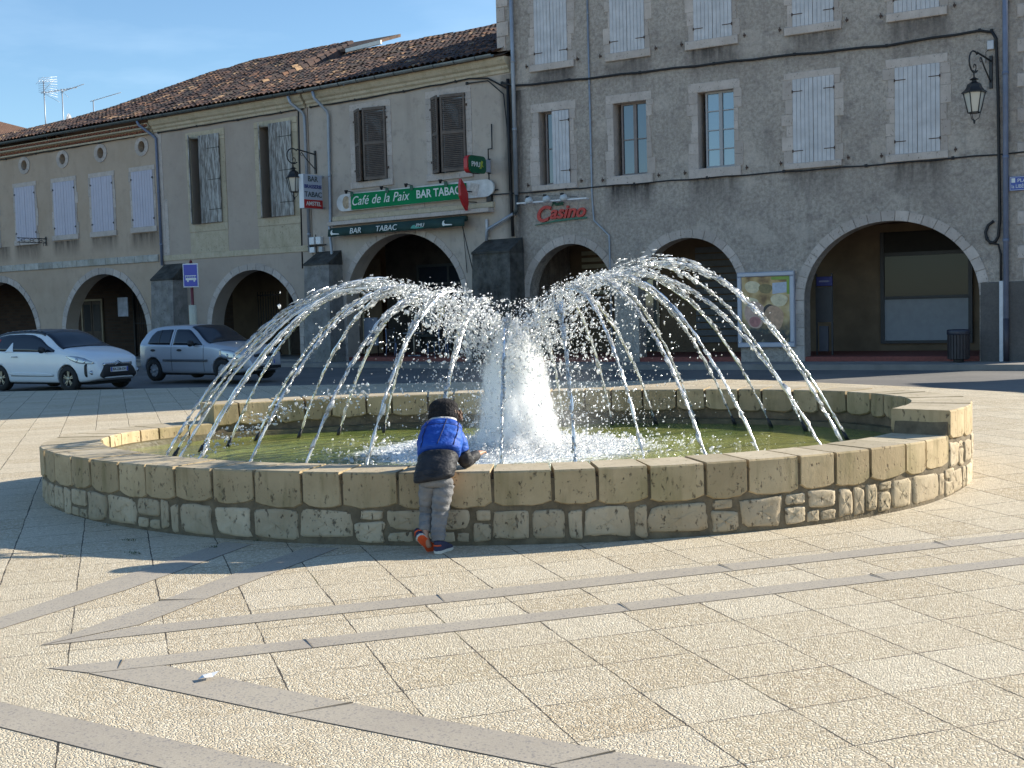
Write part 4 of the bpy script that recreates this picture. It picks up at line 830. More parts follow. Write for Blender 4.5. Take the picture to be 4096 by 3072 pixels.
def roofpart(parent,S0,S1,rz,eave=8.84,D=8.0,shear=0,seed=1):
    rg=np.random.default_rng(seed); per=.23; nc=int((S1-S0)/per); sub=6; rl=.37; sl=math.hypot(D+.4,3.4); nr=int(sl/rl)
    V=[];UV=[];idx={}
    jit=rg.normal(size=(nc+1,nr+1))*.010; jy=rg.normal(size=(nc+1,nr+1))*.02
    sag=lambda S,f: -.05*math.sin(f*math.pi)*math.sin(S*.7)+.03*math.sin(S*1.9)*math.sin(f*3)
    for r in range(nr):
        for e in (0,1):
            for c in range(nc*sub+1):
                S=S0+c*per/sub; ci=min(c//sub,nc); f=(r+e*1.06)/nr; f=min(max(f+jy[ci,r]/sl*(1 if r else 0),0),1.0)
                Sx=S+shear*f*((S-S0)/(S1-S0) if shear<0 else 1-(S-S0)/(S1-S0)); p,n=sframe(Sx); zr=np.interp(S,[a for a,b in rz],[b for a,b in rz]); d=-.42+(D+.42)*f; z=eave+(zr-eave)*f
                ph=(c%sub)/sub; h=.075*(abs(math.cos(math.pi*ph))**.8); z+=h+(.035 if e==0 else .0)+jit[ci,r]+sag(Sx,f)
                V.append((p.x+n.x*d,p.y+n.y*d,z)); UV.append((c/sub+.5+seed*31,r+.5))
    w=nc*sub+1; F=[]
    for r in range(nr):
        for c in range(nc*sub):
            a=(2*r)*w+c; F.append((a,a+1,a+w+1,a+w))
        if r<nr-1:
            for c in range(nc*sub): a=(2*r+1)*w+c; F.append((a,a+1,a+w+1,a+w))
    me=bpy.data.meshes.new('roof'); me.from_pydata(V,[],F); ul=me.uv_layers.new(name='UVMap'); 
    li=np.empty(len(me.loops),np.int32); me.loops.foreach_get('vertex_index',li); UVa=np.array(UV,np.float32)
    # colour by column centre, quad's own row
    ul.data.foreach_set('uv',UVa[li].ravel()); me.materials.append(M_roof)
    o=link('roof',me,parent); o.matrix_parent_inverse=parent.matrix_world.inverted() if False else Matrix.LocRotScale(parent.location,parent.rotation_euler,None).inverted()
    # under side + back slope
    mb=MB(); ks=10; A=[];B=[];C_=[]
    for k in range(ks+1):
        S=S0+(S1-S0)*k/ks; Sx=S+shear*((S-S0)/(S1-S0) if shear<0 else 1-(S-S0)/(S1-S0)); p,n=sframe(S); q,m=sframe(Sx); zr=float(np.interp(S,[a for a,b in rz],[b for a,b in rz])); e2=p-n*.36; A.append((e2.x,e2.y,eave-.06)); q2=q+m*D; B.append((q2.x,q2.y,zr-.03)); q3=q+m*(D+8.2); C_.append((q3.x,q3.y,8.5))
    n=ks+1; mb.add(A+B+C_,[(i,i+1,n+i+1,n+i) for i in range(ks)]+[(n+i,n+i+1,2*n+i+1,2*n+i) for i in range(ks)])
    o2=mb.build('roof_deck',M_otile0,parent); o2.matrix_parent_inverse=o.matrix_parent_inverse.copy()
    return o
roofpart(bA,-16,10.28,RZ,seed=1)
roofpart(bB,10.29,17.9,[(-30,10.5),(7.5,12.52),(12.9,12.50),(13.2,12.06),(30,12.03)],seed=2)
roofpart(bC,17.91,26.1,[(17,12.02),(21,12.05),(30,11.95)],shear=-0.0,seed=3)
# fill wedge between sheared ridges + raised roof piece with white fascia
def wpt(S,d,z): p,n=sframe(S); q=p+n*d; return (q.x,q.y,z)
S0=18.463
hb=MB(); hb.add([wpt(12.7,7.0,11.99),wpt(15.2,7.0,12.09),wpt(15.2,8.2,12.50),wpt(12.7,8.2,12.54),wpt(12.7,7.0,11.87),wpt(15.2,7.0,11.97),wpt(15.2,8.2,12.38),wpt(12.7,8.2,12.42)],[(0,1,2,3),(0,4,5,1),(1,5,6,2),(3,2,6,7),(0,3,7,4),(4,7,6,5)])
o=hb.build('roof_step',plain('weathered ridge tiles',(.12,.075,.055),.9,var=.5,scale=5,bump=.6,bscale=8),bC); inv=Matrix.LocRotScale(bC.location,bC.rotation_euler,None).inverted(); o.matrix_parent_inverse=inv
hb=MB(); a=[wpt(13.4,6.95,11.84),wpt(15.21,6.95,11.91),wpt(15.21,6.95,12.06),wpt(13.4,6.95,11.98)]; b=[(x+.05,y+.06,z) for x,y,z in a]; hb.add(a+b,[(0,1,2,3),(4,7,6,5),(0,4,5,1),(2,6,7,3),(1,5,6,2),(3,7,4,0)])
o=hb.build('white_fascia',plain('white fascia board',(.75,.72,.66),.6),bC); o.matrix_parent_inverse=inv
# gutters
def gutter(parent,s0,s1,z,m,br=True,d=-.42):
    mb=MB(); n=9; prof=[(d-.075*math.cos(math.pi*i/(n-1)),z-.085*math.sin(math.pi*i/(n-1))) for i in range(n)]; prof+= [(d-.066*math.cos(math.pi*i/(n-1)),z-.072*math.sin(math.pi*i/(n-1))) for i in range(n)][::-1]; k=len(prof)
    mb.add([(s0,a,b) for a,b in prof]+[(s1,a,b) for a,b in prof],[(i,(i+1)%k,k+(i+1)%k,k+i) for i in range(k)]+[tuple(range(k))[::-1],tuple(range(k,2*k))],0,False)
    if br:
        s=s0+.3
        while s<s1: mb.tube([(s,d-.08*math.cos(math.pi*i/8),z-.095*math.sin(math.pi*i/8)) for i in range(9)],.012,4,1); s+=.78
    mb.build('gutter',[m,M_dkpipe],parent)
M_gut=plain('zinc gutter',(.20,.22,.22),.5,metal=.3,var=.2,scale=3); M_gutg=plain('green grey gutter',(.07,.085,.085),.5)
gutter(bA,-14,10.25,8.83,M_gutg,False); gutter(bB,.03,7.55,8.83,M_gutg,True); gutter(bC,-.55,7.35,8.83,M_gut,True)
# down pipes
pipe(bB,[(-.35,-.42,8.74),(-.3,-.40,8.6),(.05,-.12,8.25),(.2,-.07,8.1),(.22,-.07,3.55)],.05,M_bluepipe)
pipe(bC,[(-1.02,-.42,8.72),(-.98,-.36,8.5),(-.72,-.10,8.2),(-.66,-.07,8.05),(-.66,-.07,3.68)],.05,M_zinc)
pipe(bC,[(.12,-.42,8.72),(.16,-.38,8.5),(.42,-.12,8.1),(.44,-.08,7.95),(.36,-.08,4.62),(.36,-.14,4.5),(.44,-.14,3.5),(.42,-.12,.25)],.05,M_zinc)
pipe(bC,[(-.96,-.04,8.3),(-1.0,-.04,6.2),(-1.05,-.04,3.15)],.028,M_cable,'conduit',False)
pipe(bR,[(.10,-.10,HT-.2),(.10,-.10,4.86)],.058,M_zinc); pipe(bR,[(.10,-.10,4.86),(.10,-.10,4.45),(.03,-.12,4.33)],.05,M_dkpipe,joints=False)
pipe(bC,[(7.72,-.14,4.33),(6.82,-.14,3.96),(6.76,-.14,3.9),(6.74,-.14,3.62)],.045,M_zinc,joints=False)
pipe(bC,[(6.70,-.05,4.25),(6.70,-.05,3.75)],.04,plain('white plastic pipe',(.6,.6,.62),.5),'stub_pipe',False)
pipe(bC,[(7.60,-.05,8.15),(7.58,-.05,6.2),(7.60,-.05,4.9),(7.63,-.05,3.7)],.045,M_cable,'black_pipe',False)
pipe(bR,[(2.45,-.035,11.5),(2.46,-.035,4.56),(2.5,-.035,4.0),(2.95,-.035,3.56),(2.96,-.035,.3)],.026,M_zinc)
pipe(bR,[(13.05,-.08,HT-.2),(13.07,-.08,1.1)],.06,M_bluepipe); pipe(bR,[(13.07,-.08,1.1),(13.07,-.08,.1)],.066,plain('iron boot',(.05,.045,.06),.5),'pipe_boot',False)
pipe(bR,[(13.2,-.03,HT-.3),(13.2,-.03,8.35)],.03,plain('pale conduit',(.5,.5,.52),.5),'conduit',False)
s_=fthing(3,12.965,-.06,.09,'cable_guard','white vertical cable guard at the foot of the blue downpipe','cable guard'); mb=MB(); mb.bbox(-.045,-.03,0,.045,.02,1.88,.008); mb.build('guard',plain('white plastic guard',(.62,.63,.66),.5),s_)
# cables along the facades
def cable(i,pts,r,label,name='cable',clips=0):
    t=fthing(i,*pts[0],name,label,'cable','cables fixed along the facades'); o=Vector(pts[0]); P_=[]
    for a,b in zip(pts,pts[1:]):
        a,b=Vector(a),Vector(b); k=max(1,int((b-a).length/.5))
        for q in range(k): P_.append(a.lerp(b,q/k)+Vector((0,0,.012*math.sin(len(P_)*2.1)))-o)
    P_.append(Vector(pts[-1])-o); mb=MB(); mb.tube(P_,r,6); mb.build('strand',M_cable,t)
    mb=MB()
    for k in range(0,len(P_),4): mb.box(P_[k].x-.03,P_[k].y-.01,P_[k].z-.03,P_[k].x+.03,P_[k].y+.05,P_[k].z+.045)
    mb.build('clip',M_cable,t)
cable(0,[(-9,-.05,8.26),(0.6,-.05,8.24),(10.2,-.05,8.30)],.02,'black cable under the tile cornice of the house with round attic openings')
cable(1,[(.3,-.05,8.29),(7.5,-.05,8.31)],.022,'black cable under the cornice above the grey plank shutters')
cable(2,[(-.4,-.05,8.33),(1.6,-.05,8.30),(6.2,-.05,8.34),(6.9,-.06,8.27),(7.55,-.08,7.9)],.024,'black cable under the cafe cornice bending down at its right end')
cable(2,[(6.1,-.05,8.22),(6.9,-.06,8.18),(7.45,-.07,7.75),(7.58,-.07,6.4),(7.6,-.1,5.0)],.018,'thin black cable looping down the right edge of the cafe front')
cable(3,[(-.3,-.07,8.05),(.15,-.06,7.92),(2.4,-.05,7.86),(7.6,-.05,7.77),(10.4,-.05,7.68),(12.5,-.05,7.74),(12.78,-.05,7.66)],.030,'thick black cable between the upper and lower windows of the corner house')
cable(3,[(-.8,-.05,4.93),(.1,-.05,4.91),(5.3,-.06,4.90),(10.4,-.06,4.87),(12.9,-.05,4.88),(13.85,-.05,4.9)],.018,'thin black cable running under the lower window sills of the corner house')
cable(3,[(12.76,-.05,7.7),(12.86,-.05,7.5),(12.90,-.05,6.2),(12.93,-.05,3.4),(12.9,-.05,3.0),(12.84,-.05,2.88),(12.74,-.05,2.86),(12.65,-.05,2.95),(12.62,-.05,3.1),(12.68,-.05,3.28),(12.8,-.05,3.36)],.034,'black cable down the corner house ending in a loop')
cable(3,[(12.72,-.05,2.86),(12.9,-.05,2.80),(12.95,-.05,2.6),(12.95,-.05,1.9)],.024,'black cable tail running from the loop into the white guard')
# ------------------------------------------------------------------ lanterns
M_lglass=glass_mat('milky lantern glass',(.55,.53,.47),.10,.1)
def lantern(i,s,z,arm,label,rot=0):
    t=fthing(i,s,0,z,'wall_lantern',label,'street lamp','black wall lanterns on scrolled brackets')
    t.rotation_euler.z+=rot
    mb=MB(); mb.box(-.035,-.05,-.02,.035,-.005,.72); mb.tube([(0,-.03,.60),(0,-arm*.5,.66),(0,-arm*.82,.70)],.022,8); 
    mb.tube([(0,-arm+ .26*math.cos(a)*1.0-.0,.47+.24*math.sin(a)) for a in [math.pi*.28+ i_*math.pi*.145 for i_ in range(12)]][:11],.019,8)
    mb.tube([(0,-arm+.02+.11*math.cos(a)*(1-k/16),.36+.11*math.sin(a)*(1-k/16)) for k,a in enumerate([ -2.2+ .5*j for j in range(13)])],.013,6)
    mb.tube([(0,-.04,.12),(0,-arm*.42,.42),(0,-arm*.62,.62)],.016,8); mb.tube([(0,-arm*.62+.05*math.cos(a),.56+.05*math.sin(a)) for a in [.5*j for j in range(12)]],.009,5)
    mb.tube([(0,-arm-.02,.27),(0,-arm,.10)],.016,8); mb.build('bracket',M_iron,t)
    c=(0,-arm,0)
    mb=MB(); mb.lathe([(.03,.12),(.05,.11),(.11,.075),(.05,.06),(.055,.03),(.15,-.03),(.17,-.10),(.215,-.16),(.275,-.205),(.275,-.225),(.05,-.22)],c,6,0,False); mb.build('hood',M_iron,t)
    fr=MB()
    for k in range(6):
        th=2*math.pi*(k+.5)/6; fr.tube([(c[0]+.235*math.cos(th),c[1]+.235*math.sin(th),-.22),(c[0]+.135*math.cos(th),c[1]+.135*math.sin(th),-.66)],.012,5)
        th2=2*math.pi*(k+1.5)/6; fr.tube([(c[0]+.135*math.cos(th),c[1]+.135*math.sin(th),-.66),(c[0]+.135*math.cos(th2),c[1]+.135*math.sin(th2),-.66)],.014,5)
        if k%2==0: fr.tube([(c[0]+.13*math.cos(th),c[1]+.13*math.sin(th),-.67),(c[0]+.10*math.cos(th),c[1]+.10*math.sin(th),-.78),(c[0],c[1],-.85)],.009,5)
    fr.lathe([(.012,-.82),(.028,-.86),(.012,-.91)],c,6); fr.build('cage',M_iron,t)
    g=MB(); g.lathe([(.215,-.225),(.12,-.655)],c,6,0,False); g.build('glass',M_lglass,t)
lantern(2,-.28,6.20,1.0,'black lantern on a scrolled bracket beside the white bar sign'); lantern(3,12.75,6.42,.95,'black lantern on a scrolled bracket near the corner of the grey house',R(-14))
s_=fthing(3,12.74,-.03,7.28,'junction_box','small pale junction box above the lantern on the corner house','junction box'); mb=MB(); mb.bbox(-.07,-.06,0,.07,.02,.2,.01); mb.tube([(-.04,-.03,0),(-.1,-.03,-.05),(-.1,-.03,-.3)],.008,5,1); mb.build('box',[plain('pale plastic',(.52,.53,.56),.5),M_cable],s_)
# ------------------------------------------------------------------ signs
M_white=plain('white paint',(.72,.73,.75),.5,var=.05); M_wtxt=plain('white lettering',(.70,.72,.70),.5,var=.02); M_green=plain('green sign',(.008,.20,.075),.75,var=.1,scale=2,spec=.1); M_awn=plain('dark green awning cloth',(.012,.042,.036),.8,var=.2,scale=3); M_red=plain('red sign',(.42,.018,.02),.4); M_navy=plain('navy lettering',(.03,.045,.22),.5); M_grtxt=plain('grey lettering',(.06,.08,.085),.6); M_dgreen=plain('dark green lettering',(.01,.09,.05),.5)
s_=fthing(2,1.05,-.16,5.14,'cafe_sign','long green cafe name board with white lettering and round pale ends','shop sign')
mb=MB(); Lb=5.72
pts=[(.30*math.cos(math.pi/2+math.pi*i/14)-.0,.27*math.sin(math.pi/2+math.pi*i/14)) for i in range(15)]+[(Lb+.30*math.cos(-math.pi/2+math.pi*i/14),.25*math.sin(-math.pi/2+math.pi*i/14)) for i in range(15)]; mb.prism(pts,.0,.06); mb.build('backing',plain('pale sign ends',(.60,.60,.60),.5,var=.18,scale=4),s_)
mb=MB(); mb.prism([(.38,-.25),(5.02,-.245),(5.02,.20),(.38,.245)],-.05,-.002); bd=mb.build('board',M_green,s_)
mb=MB(); mb.prism(circ(.13,0,.16,.2),-.012,-.002,0); mb.prism([(.24,-.18),(.36,-.2),(.36,.12),(.26,.2)],-.02,-.004,1); mb.prism([(5.08,-.12),(5.4,-.2),(5.5,.12),(5.2,.2)],-.02,-.004,1); mb.build('picture',[plain('tan picture',(.40,.30,.20),.6,var=.4,scale=9),plain('pale picture',(.55,.50,.46),.6,var=.3,scale=12)],s_)
text('lettering','Café de la Paix',.40,M_wtxt,s_,(1.60,-.056,.0),shear=.32,sx=.95,bold=.0,space=1.05); text('lettering','BAR TABAC',.34,M_wtxt,s_,(3.98,-.056,.0),sx=.96,bold=.004)
for k,x in enumerate((.45,1.95,2.95,4.3)):
    m=MB(); m.tube([(x,-.02,.2),(x,-.03,.30),(x,-.30,.32)],.014,6); m.lathe([(.03,-.02),(.06,.07),(.065,.09)],(x,-.32,.25),8,0,True); m.box(x-.07,-.07,.16,x+.05,-.052,.3,1); m.build('spot_lamp',[M_iron,M_dgreen],s_)
s_=fthing(2,6.22,-.5,4.97,'tobacco_sign','red elongated diamond sign hanging at the right end of the green board','shop sign')
mb=MB(); P_=[(0,.47),(.09,.28),(.15,0),(.09,-.28),(0,-.47),(-.09,-.28),(-.15,0),(-.09,.28)]; mb.prism(P_,-.05,.05,0,'x'); o=mb.build('red_diamond',M_red,s_); o.rotation_euler=(R(14),0,R(-8)); mb=MB(); mb.tube([(0,0,.1),(.08,.48,.1)],.02,6); mb.tube([(0,0,-.2),(.1,.48,-.2)],.015,6); mb.build('bracket',M_iron,s_)
s_=fthing(2,6.85,-.02,4.85,'betting_sign','green rounded projecting sign with white letters on a black post','shop sign')
mb=MB(); mb.tube([(0,-.06,-.05),(0,-.06,1.40),(.14,-.06,1.40),(.15,-.06,2.1)],.022,6); mb.box(-.09,-.1,-.1,.08,.0,.22); mb.tube([(.0,-.06,.2),(.3,-.04,.22)],.02,6); mb.build('post',M_iron,s_)
mb=MB(); mb.box(-.07,-.30,.73,.07,-.06,1.08); mb.tube([(0,-.1,.70),(.1,-.1,.70)],.02,6,1); mb.tube([(0,-.1,1.1),(.1,-.1,1.1)],.02,6,1); mb.build('mount',[plain('grey blue mount',(.30,.34,.42),.5),M_iron],s_)
rr=[( -.30,.70),(-.30,1.13)]
out=[]
for cx_,cz_,a0 in ((-.42,1.01,0),(-.92,1.01,90),(-.92,.80,180),(-.42,.80,270)):
    for k in range(6): a=R(a0+k*18); out.append((cx_+.14*math.cos(a),cz_+.14*math.sin(a)))
mb=MB(); mb.prism(out,-.08,.08,0,'x'); mb.prism([(y-.045,z) for y,z in out],-.082,.05,1,'x'); o=mb.build('sign_box',[plain('bottle green sign',(.008,.10,.05),.35),M_red],s_)
tx=text('lettering','PMU',.20,M_wtxt,o,(.084,-.76,.90),rz=R(90),bold=.003); 
mb=MB(); mb.prism([(-.60,.80),(-.54,.86),(-.56,.95),(-.50,1.02),(-.42,1.0),(-.47,.92),(-.40,.84),(-.48,.86),(-.52,.79)],.082,.088,0,'x'); mb.build('horse_emblem',plain('yellow green emblem',(.35,.42,.06),.5),o)
s_=fthing(2,.02,-.02,5.55,'bar_sign','white projecting box sign listing bar brasserie tabac over a red strip','shop sign')
mb=MB(); mb.bbox(-.11,-.96,-.54,.10,-.14,.53,.004); mb.build('box',M_white,s_)
mb=MB(); mb.box(.102,-.955,-.54,.108,-.145,-.27); mb.build('red_strip',M_red,s_); mb=MB(); mb.box(.1005,-.955,-.265,.104,-.145,.525); mb.build('grey_face',plain('blue grey sign face',(.42,.46,.55),.5,var=.05),s_)
for tx_,z,h,m in (('BAR',.38,.24,M_grtxt),('BRASSERIE',.14,.165,M_navy),('TABAC',-.11,.235,M_grtxt),('AMSTEL',-.40,.185,M_wtxt)): text('lettering',tx_,h,m,s_,(.112,-.55,z),rz=R(90),bold=.002)
mb=MB(); 
for z in (.50,-.50): mb.box(-.02,-.14,z-.03,.03,.02,z+.03); mb.lathe([(.04,-.03),(.04,.03)],(0,-.1,z),8)
mb.build('bracket',M_zinc,s_)
# awning valance
s_=fthing(2,.55,-.40,4.18,'rolled_awning','rolled dark green awning with white lettering over the cafe arch','awning')
mb=MB(); mb.tube([(.0,.16,.10),(5.55,.16,.13)],.085,10); mb.build('cassette',M_awn,s_)
mb=MB(); n=60
def va(i,j): x=5.6*i/(n-1); return (x,.02-.02*j+.012*math.sin(x*9)*j,.14-.115*j+.0*x - (.012*abs(math.sin(x*6)) if j==2 else 0))
mb.grid(va,n,3); va_=mb.build('valance',M_awn,s_); va_.modifiers.new('thick','SOLIDIFY').thickness=.008
for tx_,x,h,sh,sx in (('BAR',1.25,.24,.2,1.15),('TABAC',2.55,.24,.2,1.15),('PMU',3.92,.15,.25,1.1)): text('lettering',tx_,h,M_wtxt,s_,(x,-.055,.02),shear=sh,sx=sx)
for x in (.22,4.85):
    mb=MB(); mb.prism([(x-.06,.0),(x-.03,.08),(x+.04,.11),(x+.01,.05),(x+.05,.0),(x+.30,-.02),(x+.33,-.05),(x+.05,-.045),(x-.02,-.06)],-.056,-.05); mb.build('white_emblem',M_wtxt,s_)
mb=MB(); mb.prism([(3.55,-.05),(3.62,.03),(3.72,.05),(3.76,.0),(4.1,-.06),(3.72,-.065)],-.056,-.05); mb.build('horse_emblem',plain('teal emblem',(.05,.30,.24),.5),s_)
mb=MB(); mb.tube([(5.45,.05,.0),(5.6,.36,-1.5)],.014,5); mb.tube([(5.3,.3,-.1),(5.35,.36,-1.45)],.01,5); mb.build('awning_rod',M_cable,s_)
# utility boxes beside the pipes
s_=fthing(2,-.62,-.02,3.72,'meter_boxes','cluster of pale meter boxes above the buttress left of the cafe arch','meter box'); mb=MB(); mb.bbox(.02,-.12,.18,.24,0,.42,.01); mb.bbox(.32,-.12,.18,.55,0,.42,.01); mb.bbox(0.0,-.1,-.08,.22,0,.1,.01); mb.bbox(.42,-.1,-.08,.6,0,.1,.01,2); mb.tube([(-.1,-.07,.13),(.75,-.07,.15)],.02,5,1); mb.tube([(.28,-.06,.5),(.28,-.06,-.1)],.016,5,1); mb.build('boxes',[M_white,M_cable,plain('grey box',(.35,.37,.38),.5)],s_)
# casino lettering
s_=fthing(3,1.5,-.03,4.28,'supermarket_sign','red slanted shop lettering with a green swoosh over the first arch','shop sign'); M_rl=plain('red letters',(.48,.035,.025),.45)
text('lettering','C',.60,M_rl,s_,(-.62,-.02,-.03),shear=.3,bold=.014,depth=.03); text('lettering','asino',.50,M_rl,s_,(.18,-.02,.0),shear=.3,bold=.012,depth=.03,sx=1.06); text('lettering','Petit',.15,M_dgreen,s_,(-.12,-.02,.245),shear=.25,bold=.004,depth=.02,sx=1.3)
mb=MB(); mb.prism([(-.86,-.30),(-.2,-.20),(.4,-.165),(.80,-.17),(.78,-.215),(.4,-.22),(-.2,-.25),(-.86,-.315)],-.03,0); mb.build('swoosh',plain('green swoosh',(.02,.14,.09),.5),s_)
s_=fthing(3,.22,-.02,4.60,'spotlight_rail','white rail with three round spotlights above the red lettering','spotlight rail'); mb=MB(); mb.box(0,-.30,-.02,2.2,-.25,.02); 
for x in (.1,1.2,2.1): mb.box(x,-.3,-.015,x+.03,.02,.015)
mb.build('rail',M_white,s_)
for x in (.42,.98,1.52):
    m=MB(); m.lathe([(.05,.10),(.09,.06),(.115,.0),(.10,-.06),(.06,-.09)],(x,-.33,.05),12); m.lathe([(.06,0),(.055,.05)],(x-.03,-.36,.13),10,1); m.build('spotlight',[plain('dusty white lamp',(.50,.53,.55),.5),M_iron],s_)
mb=MB(); mb.tube([(.5,-.3,.2),(1.9,-.28,.06)],.006,4); mb.build('wire',M_cable,s_)
# street name plate
s_=fthing(3,13.14,-.06,4.02,'street_name_plate','blue enamel street name plate at the corner of the grey house','street sign'); mb=MB(); mb.bbox(0,-.012,0,.72,.02,.325,.006); mb.build('plate',plain('blue enamel',(.035,.07,.33),.3),s_)
mb=MB(); 
for a in ((.012,.012,.708,.020),(.012,.305,.708,.313),(.012,.02,.02,.305),(.70,.02,.708,.305)): mb.box(a[0],-.016,a[1],a[2],-.012,a[3])
mb.box(.045,-.016,.185,.125,-.012,.285); mb.build('white_border',M_wtxt,s_); text('lettering','PLACE de',.115,M_wtxt,s_,(.17,-.014,.225),depth=.003,align='LEFT'); text('lettering','la LIBÉRATION',.115,M_wtxt,s_,(.045,-.014,.095),depth=.003,align='LEFT',sx=.83)
# advertising poster in a steel frame
s_=fthing(3,6.60,-.09,.47,'poster_case','steel framed advertising poster between two arches','poster'); M_fr=plain('brushed steel frame',(.38,.40,.47),.4,metal=.3,var=.05)
mb=MB(); W_,H_=1.50,1.93
for a in ((0,0,W_,.13),(0,H_-.12,W_,H_),(0,.13,.115,H_-.12),(W_-.12,.13,W_,H_-.12)): mb.bbox(a[0],-.05,a[1],a[2],.09,a[3],.02)
mb.build('frame',M_fr,s_)
t=NT('printed food poster'); x,y,z=t.sep(); n=t.noise(2.6,3,.5,t.n('Mapping').outputs[0] if False else None); vo=t.voro(3.2,'SMOOTH_F1',None,'Color'); n5=t.noise(6,3,.5)
c=t.ramp(t.math('ADD',t.math('MULTIPLY',n,.75),t.math('MULTIPLY',t.sep(vo)[0],.25)),[(.30,(.20,.11,.05)),(.42,(.48,.31,.13)),(.52,(.62,.46,.24)),(.62,(.66,.53,.38)),(.75,(.50,.36,.28))])
c=t.mix(t.math('MULTIPLY',t.mr(z,.75,.45),t.mr(n5,.35,.6,.55,1)),c,(.035,.05,.055)); c=t.mix(t.mr(t.voro(2.2,'F1'),.16,.10),c,(.42,.17,.14)); M_post=t.fin(c,.35,spec=.4)
mb=MB(); mb.box(.11,-.005,.12,W_-.11,.05,H_-.11); po=mb.build('poster',M_post,s_)
mb=MB(); 
def blob(cx,cz,rx,rz,d,mi): mb.prism([(cx+rx*(1+.08*math.sin(3*a))*math.cos(a),cz+rz*(1+.06*math.cos(2*a+1))*math.sin(a)) for a in [2*math.pi*i/22 for i in range(22)]],d,-.005,mi)
blob(.46,.84,.27,.36,-.008,0); blob(.86,.92,.17,.19,-.0082,1); blob(.96,.74,.25,.34,-.0085,2); blob(.46,.66,.15,.14,-.0095,3); blob(.75,1.5,.18,.13,-.0075,4); blob(.40,.28,.30,.17,-.010,1); blob(.98,.24,.32,.13,-.0105,1); blob(.35,1.15,.2,.14,-.0077,7); blob(1.1,1.2,.22,.16,-.0079,7); blob(.4,1.55,.2,.16,-.0074,7)
mb.prism([(.93,1.36),(1.36,1.40),(1.36,1.66),(.93,1.64)],-.011,-.005,5); mb.prism([(1.30,1.35),(1.385,1.35),(1.385,1.80),(.9,1.80),(.9,1.72),(1.30,1.72)],-.0112,-.005,6)
mb.build('picture',[plain('pale face print',(.55,.36,.28),.4,var=.25,scale=7),plain('dark hair print',(.035,.03,.03),.4,var=.4,scale=8),plain('skin print',(.50,.30,.19),.4,var=.3,scale=8),plain('rose print',(.42,.17,.16),.4,var=.3,scale=9),plain('olive print',(.22,.17,.07),.4,var=.3,scale=8),plain('pale blue print',(.42,.46,.55),.4,var=.15,scale=14),plain('lime print',(.22,.33,.05),.4),plain('cream print',(.66,.55,.36),.4,var=.25,scale=7)],s_)
# litter bin
s_=fthing(3,12.08,-.42,.09,'litter_bin','dark slatted round litter bin beside the right hand arch','litter bin'); mb=MB(); M_bin=plain('dark bin slats',(.035,.028,.03),.55,var=.25)
for k in range(22):
    th=2*math.pi*k/22; c=Vector((.235*math.cos(th),.235*math.sin(th),0)); u=Vector((-math.sin(th),math.cos(th),0))*.027; r_=Vector((math.cos(th),math.sin(th),0))*.012
    vs=[]
    for z in (.10,.66): vs+=[c-u-r_+Vector((0,0,z)),c+u-r_+Vector((0,0,z)),c+u+r_+Vector((0,0,z)),c-u+r_+Vector((0,0,z))]
    mb.add(vs,[(0,3,2,1),(4,5,6,7),(0,1,5,4),(1,2,6,5),(2,3,7,6),(3,0,4,7)])
mb.lathe([(.20,.08),(.21,.1),(.21,.66),(.19,.68)],(0,0,0),18); mb.lathe([(.12,0),(.12,.1)],(0,0,0),12); mb.build('slats',M_bin,s_); mb=MB(); mb.lathe([(.255,.66),(.262,.68),(.262,.76),(.25,.78),(.17,.785),(.165,.70)],(0,0,0),24); mb.build('rim',plain('navy bin rim',(.025,.028,.045),.45),s_)
# timetable stand inside the right arch
s_=fthing(3,8.56,.95,.22,'information_stand','dark information stand with a blue header inside the largest arch','information stand'); mb=MB()
for x in (-.2,.2): mb.box(x-.02,-.02,0,x+.02,.02,2.1)
mb.box(-.2,-.03,.85,.2,.03,1.75); mb.box(-.13,-.05,.1,.1,.03,.75,1); mb.build('stand',[M_frm,plain('slate panel',(.06,.065,.085),.5)],s_); mb=MB(); mb.bbox(-.19,-.045,1.78,.22,-.0,2.02,.01); h=mb.build('header',plain('dark blue header',(.025,.03,.16),.5),s_); mb=MB(); mb.prism([(-.12,1.88),(.1,1.88),(.17,1.9),(.1,1.92),(-.12,1.92)],-.05,-.045); mb.build('white_arrow',plain('grey print',(.2,.2,.3),.5),h)
# cafe table and chairs under the arch
t_=fthing(2,2.9,.9,.22,'cafe_table','small round cafe table under the cafe arch','table'); mb=MB(); mb.lathe([(.34,.71),(.35,.72),(.35,.74),(.34,.75)],(0,0,0),20); mb.build('table_top',plain('grey table top',(.20,.21,.23),.4),t_); mb=MB(); mb.tube([(0,0,.03),(0,0,.71)],.03,8); mb.build('leg',plain('beige leg',(.42,.33,.24),.5),t_); mb=MB(); mb.box(-.26,-.02,0,.26,.02,.03); mb.box(-.02,-.26,.002,.02,.26,.032); mb.build('base',M_zinc,t_)
M_chair=plain('blue grey chair frame',(.22,.27,.42),.4); M_cseat=plain('woven seat',(.10,.09,.085),.7)
def chair(s,d,rz,lab):
    t=fthing(2,s,d,.22,'cafe_chair',lab,'chair','cafe chairs under the arch'); t.rotation_euler.z+=rz
    mb=MB(); mb.box(-.21,-.21,.43,.21,.21,.46); mb.build('seat',M_cseat,t); mb=MB(); mb.box(-.2,.19,.58,.2,.215,.88); mb.build('backrest',M_cseat,t)
    for x in (-.2,.2):
        m=MB(); m.tube([(x,-.2,0),(x,-.2,.43)],.016,6); m.build('leg',M_chair,t); m=MB(); m.tube([(x,.24,0),(x,.2,.45),(x,.22,.9)],.016,6); m.build('leg',M_chair,t)
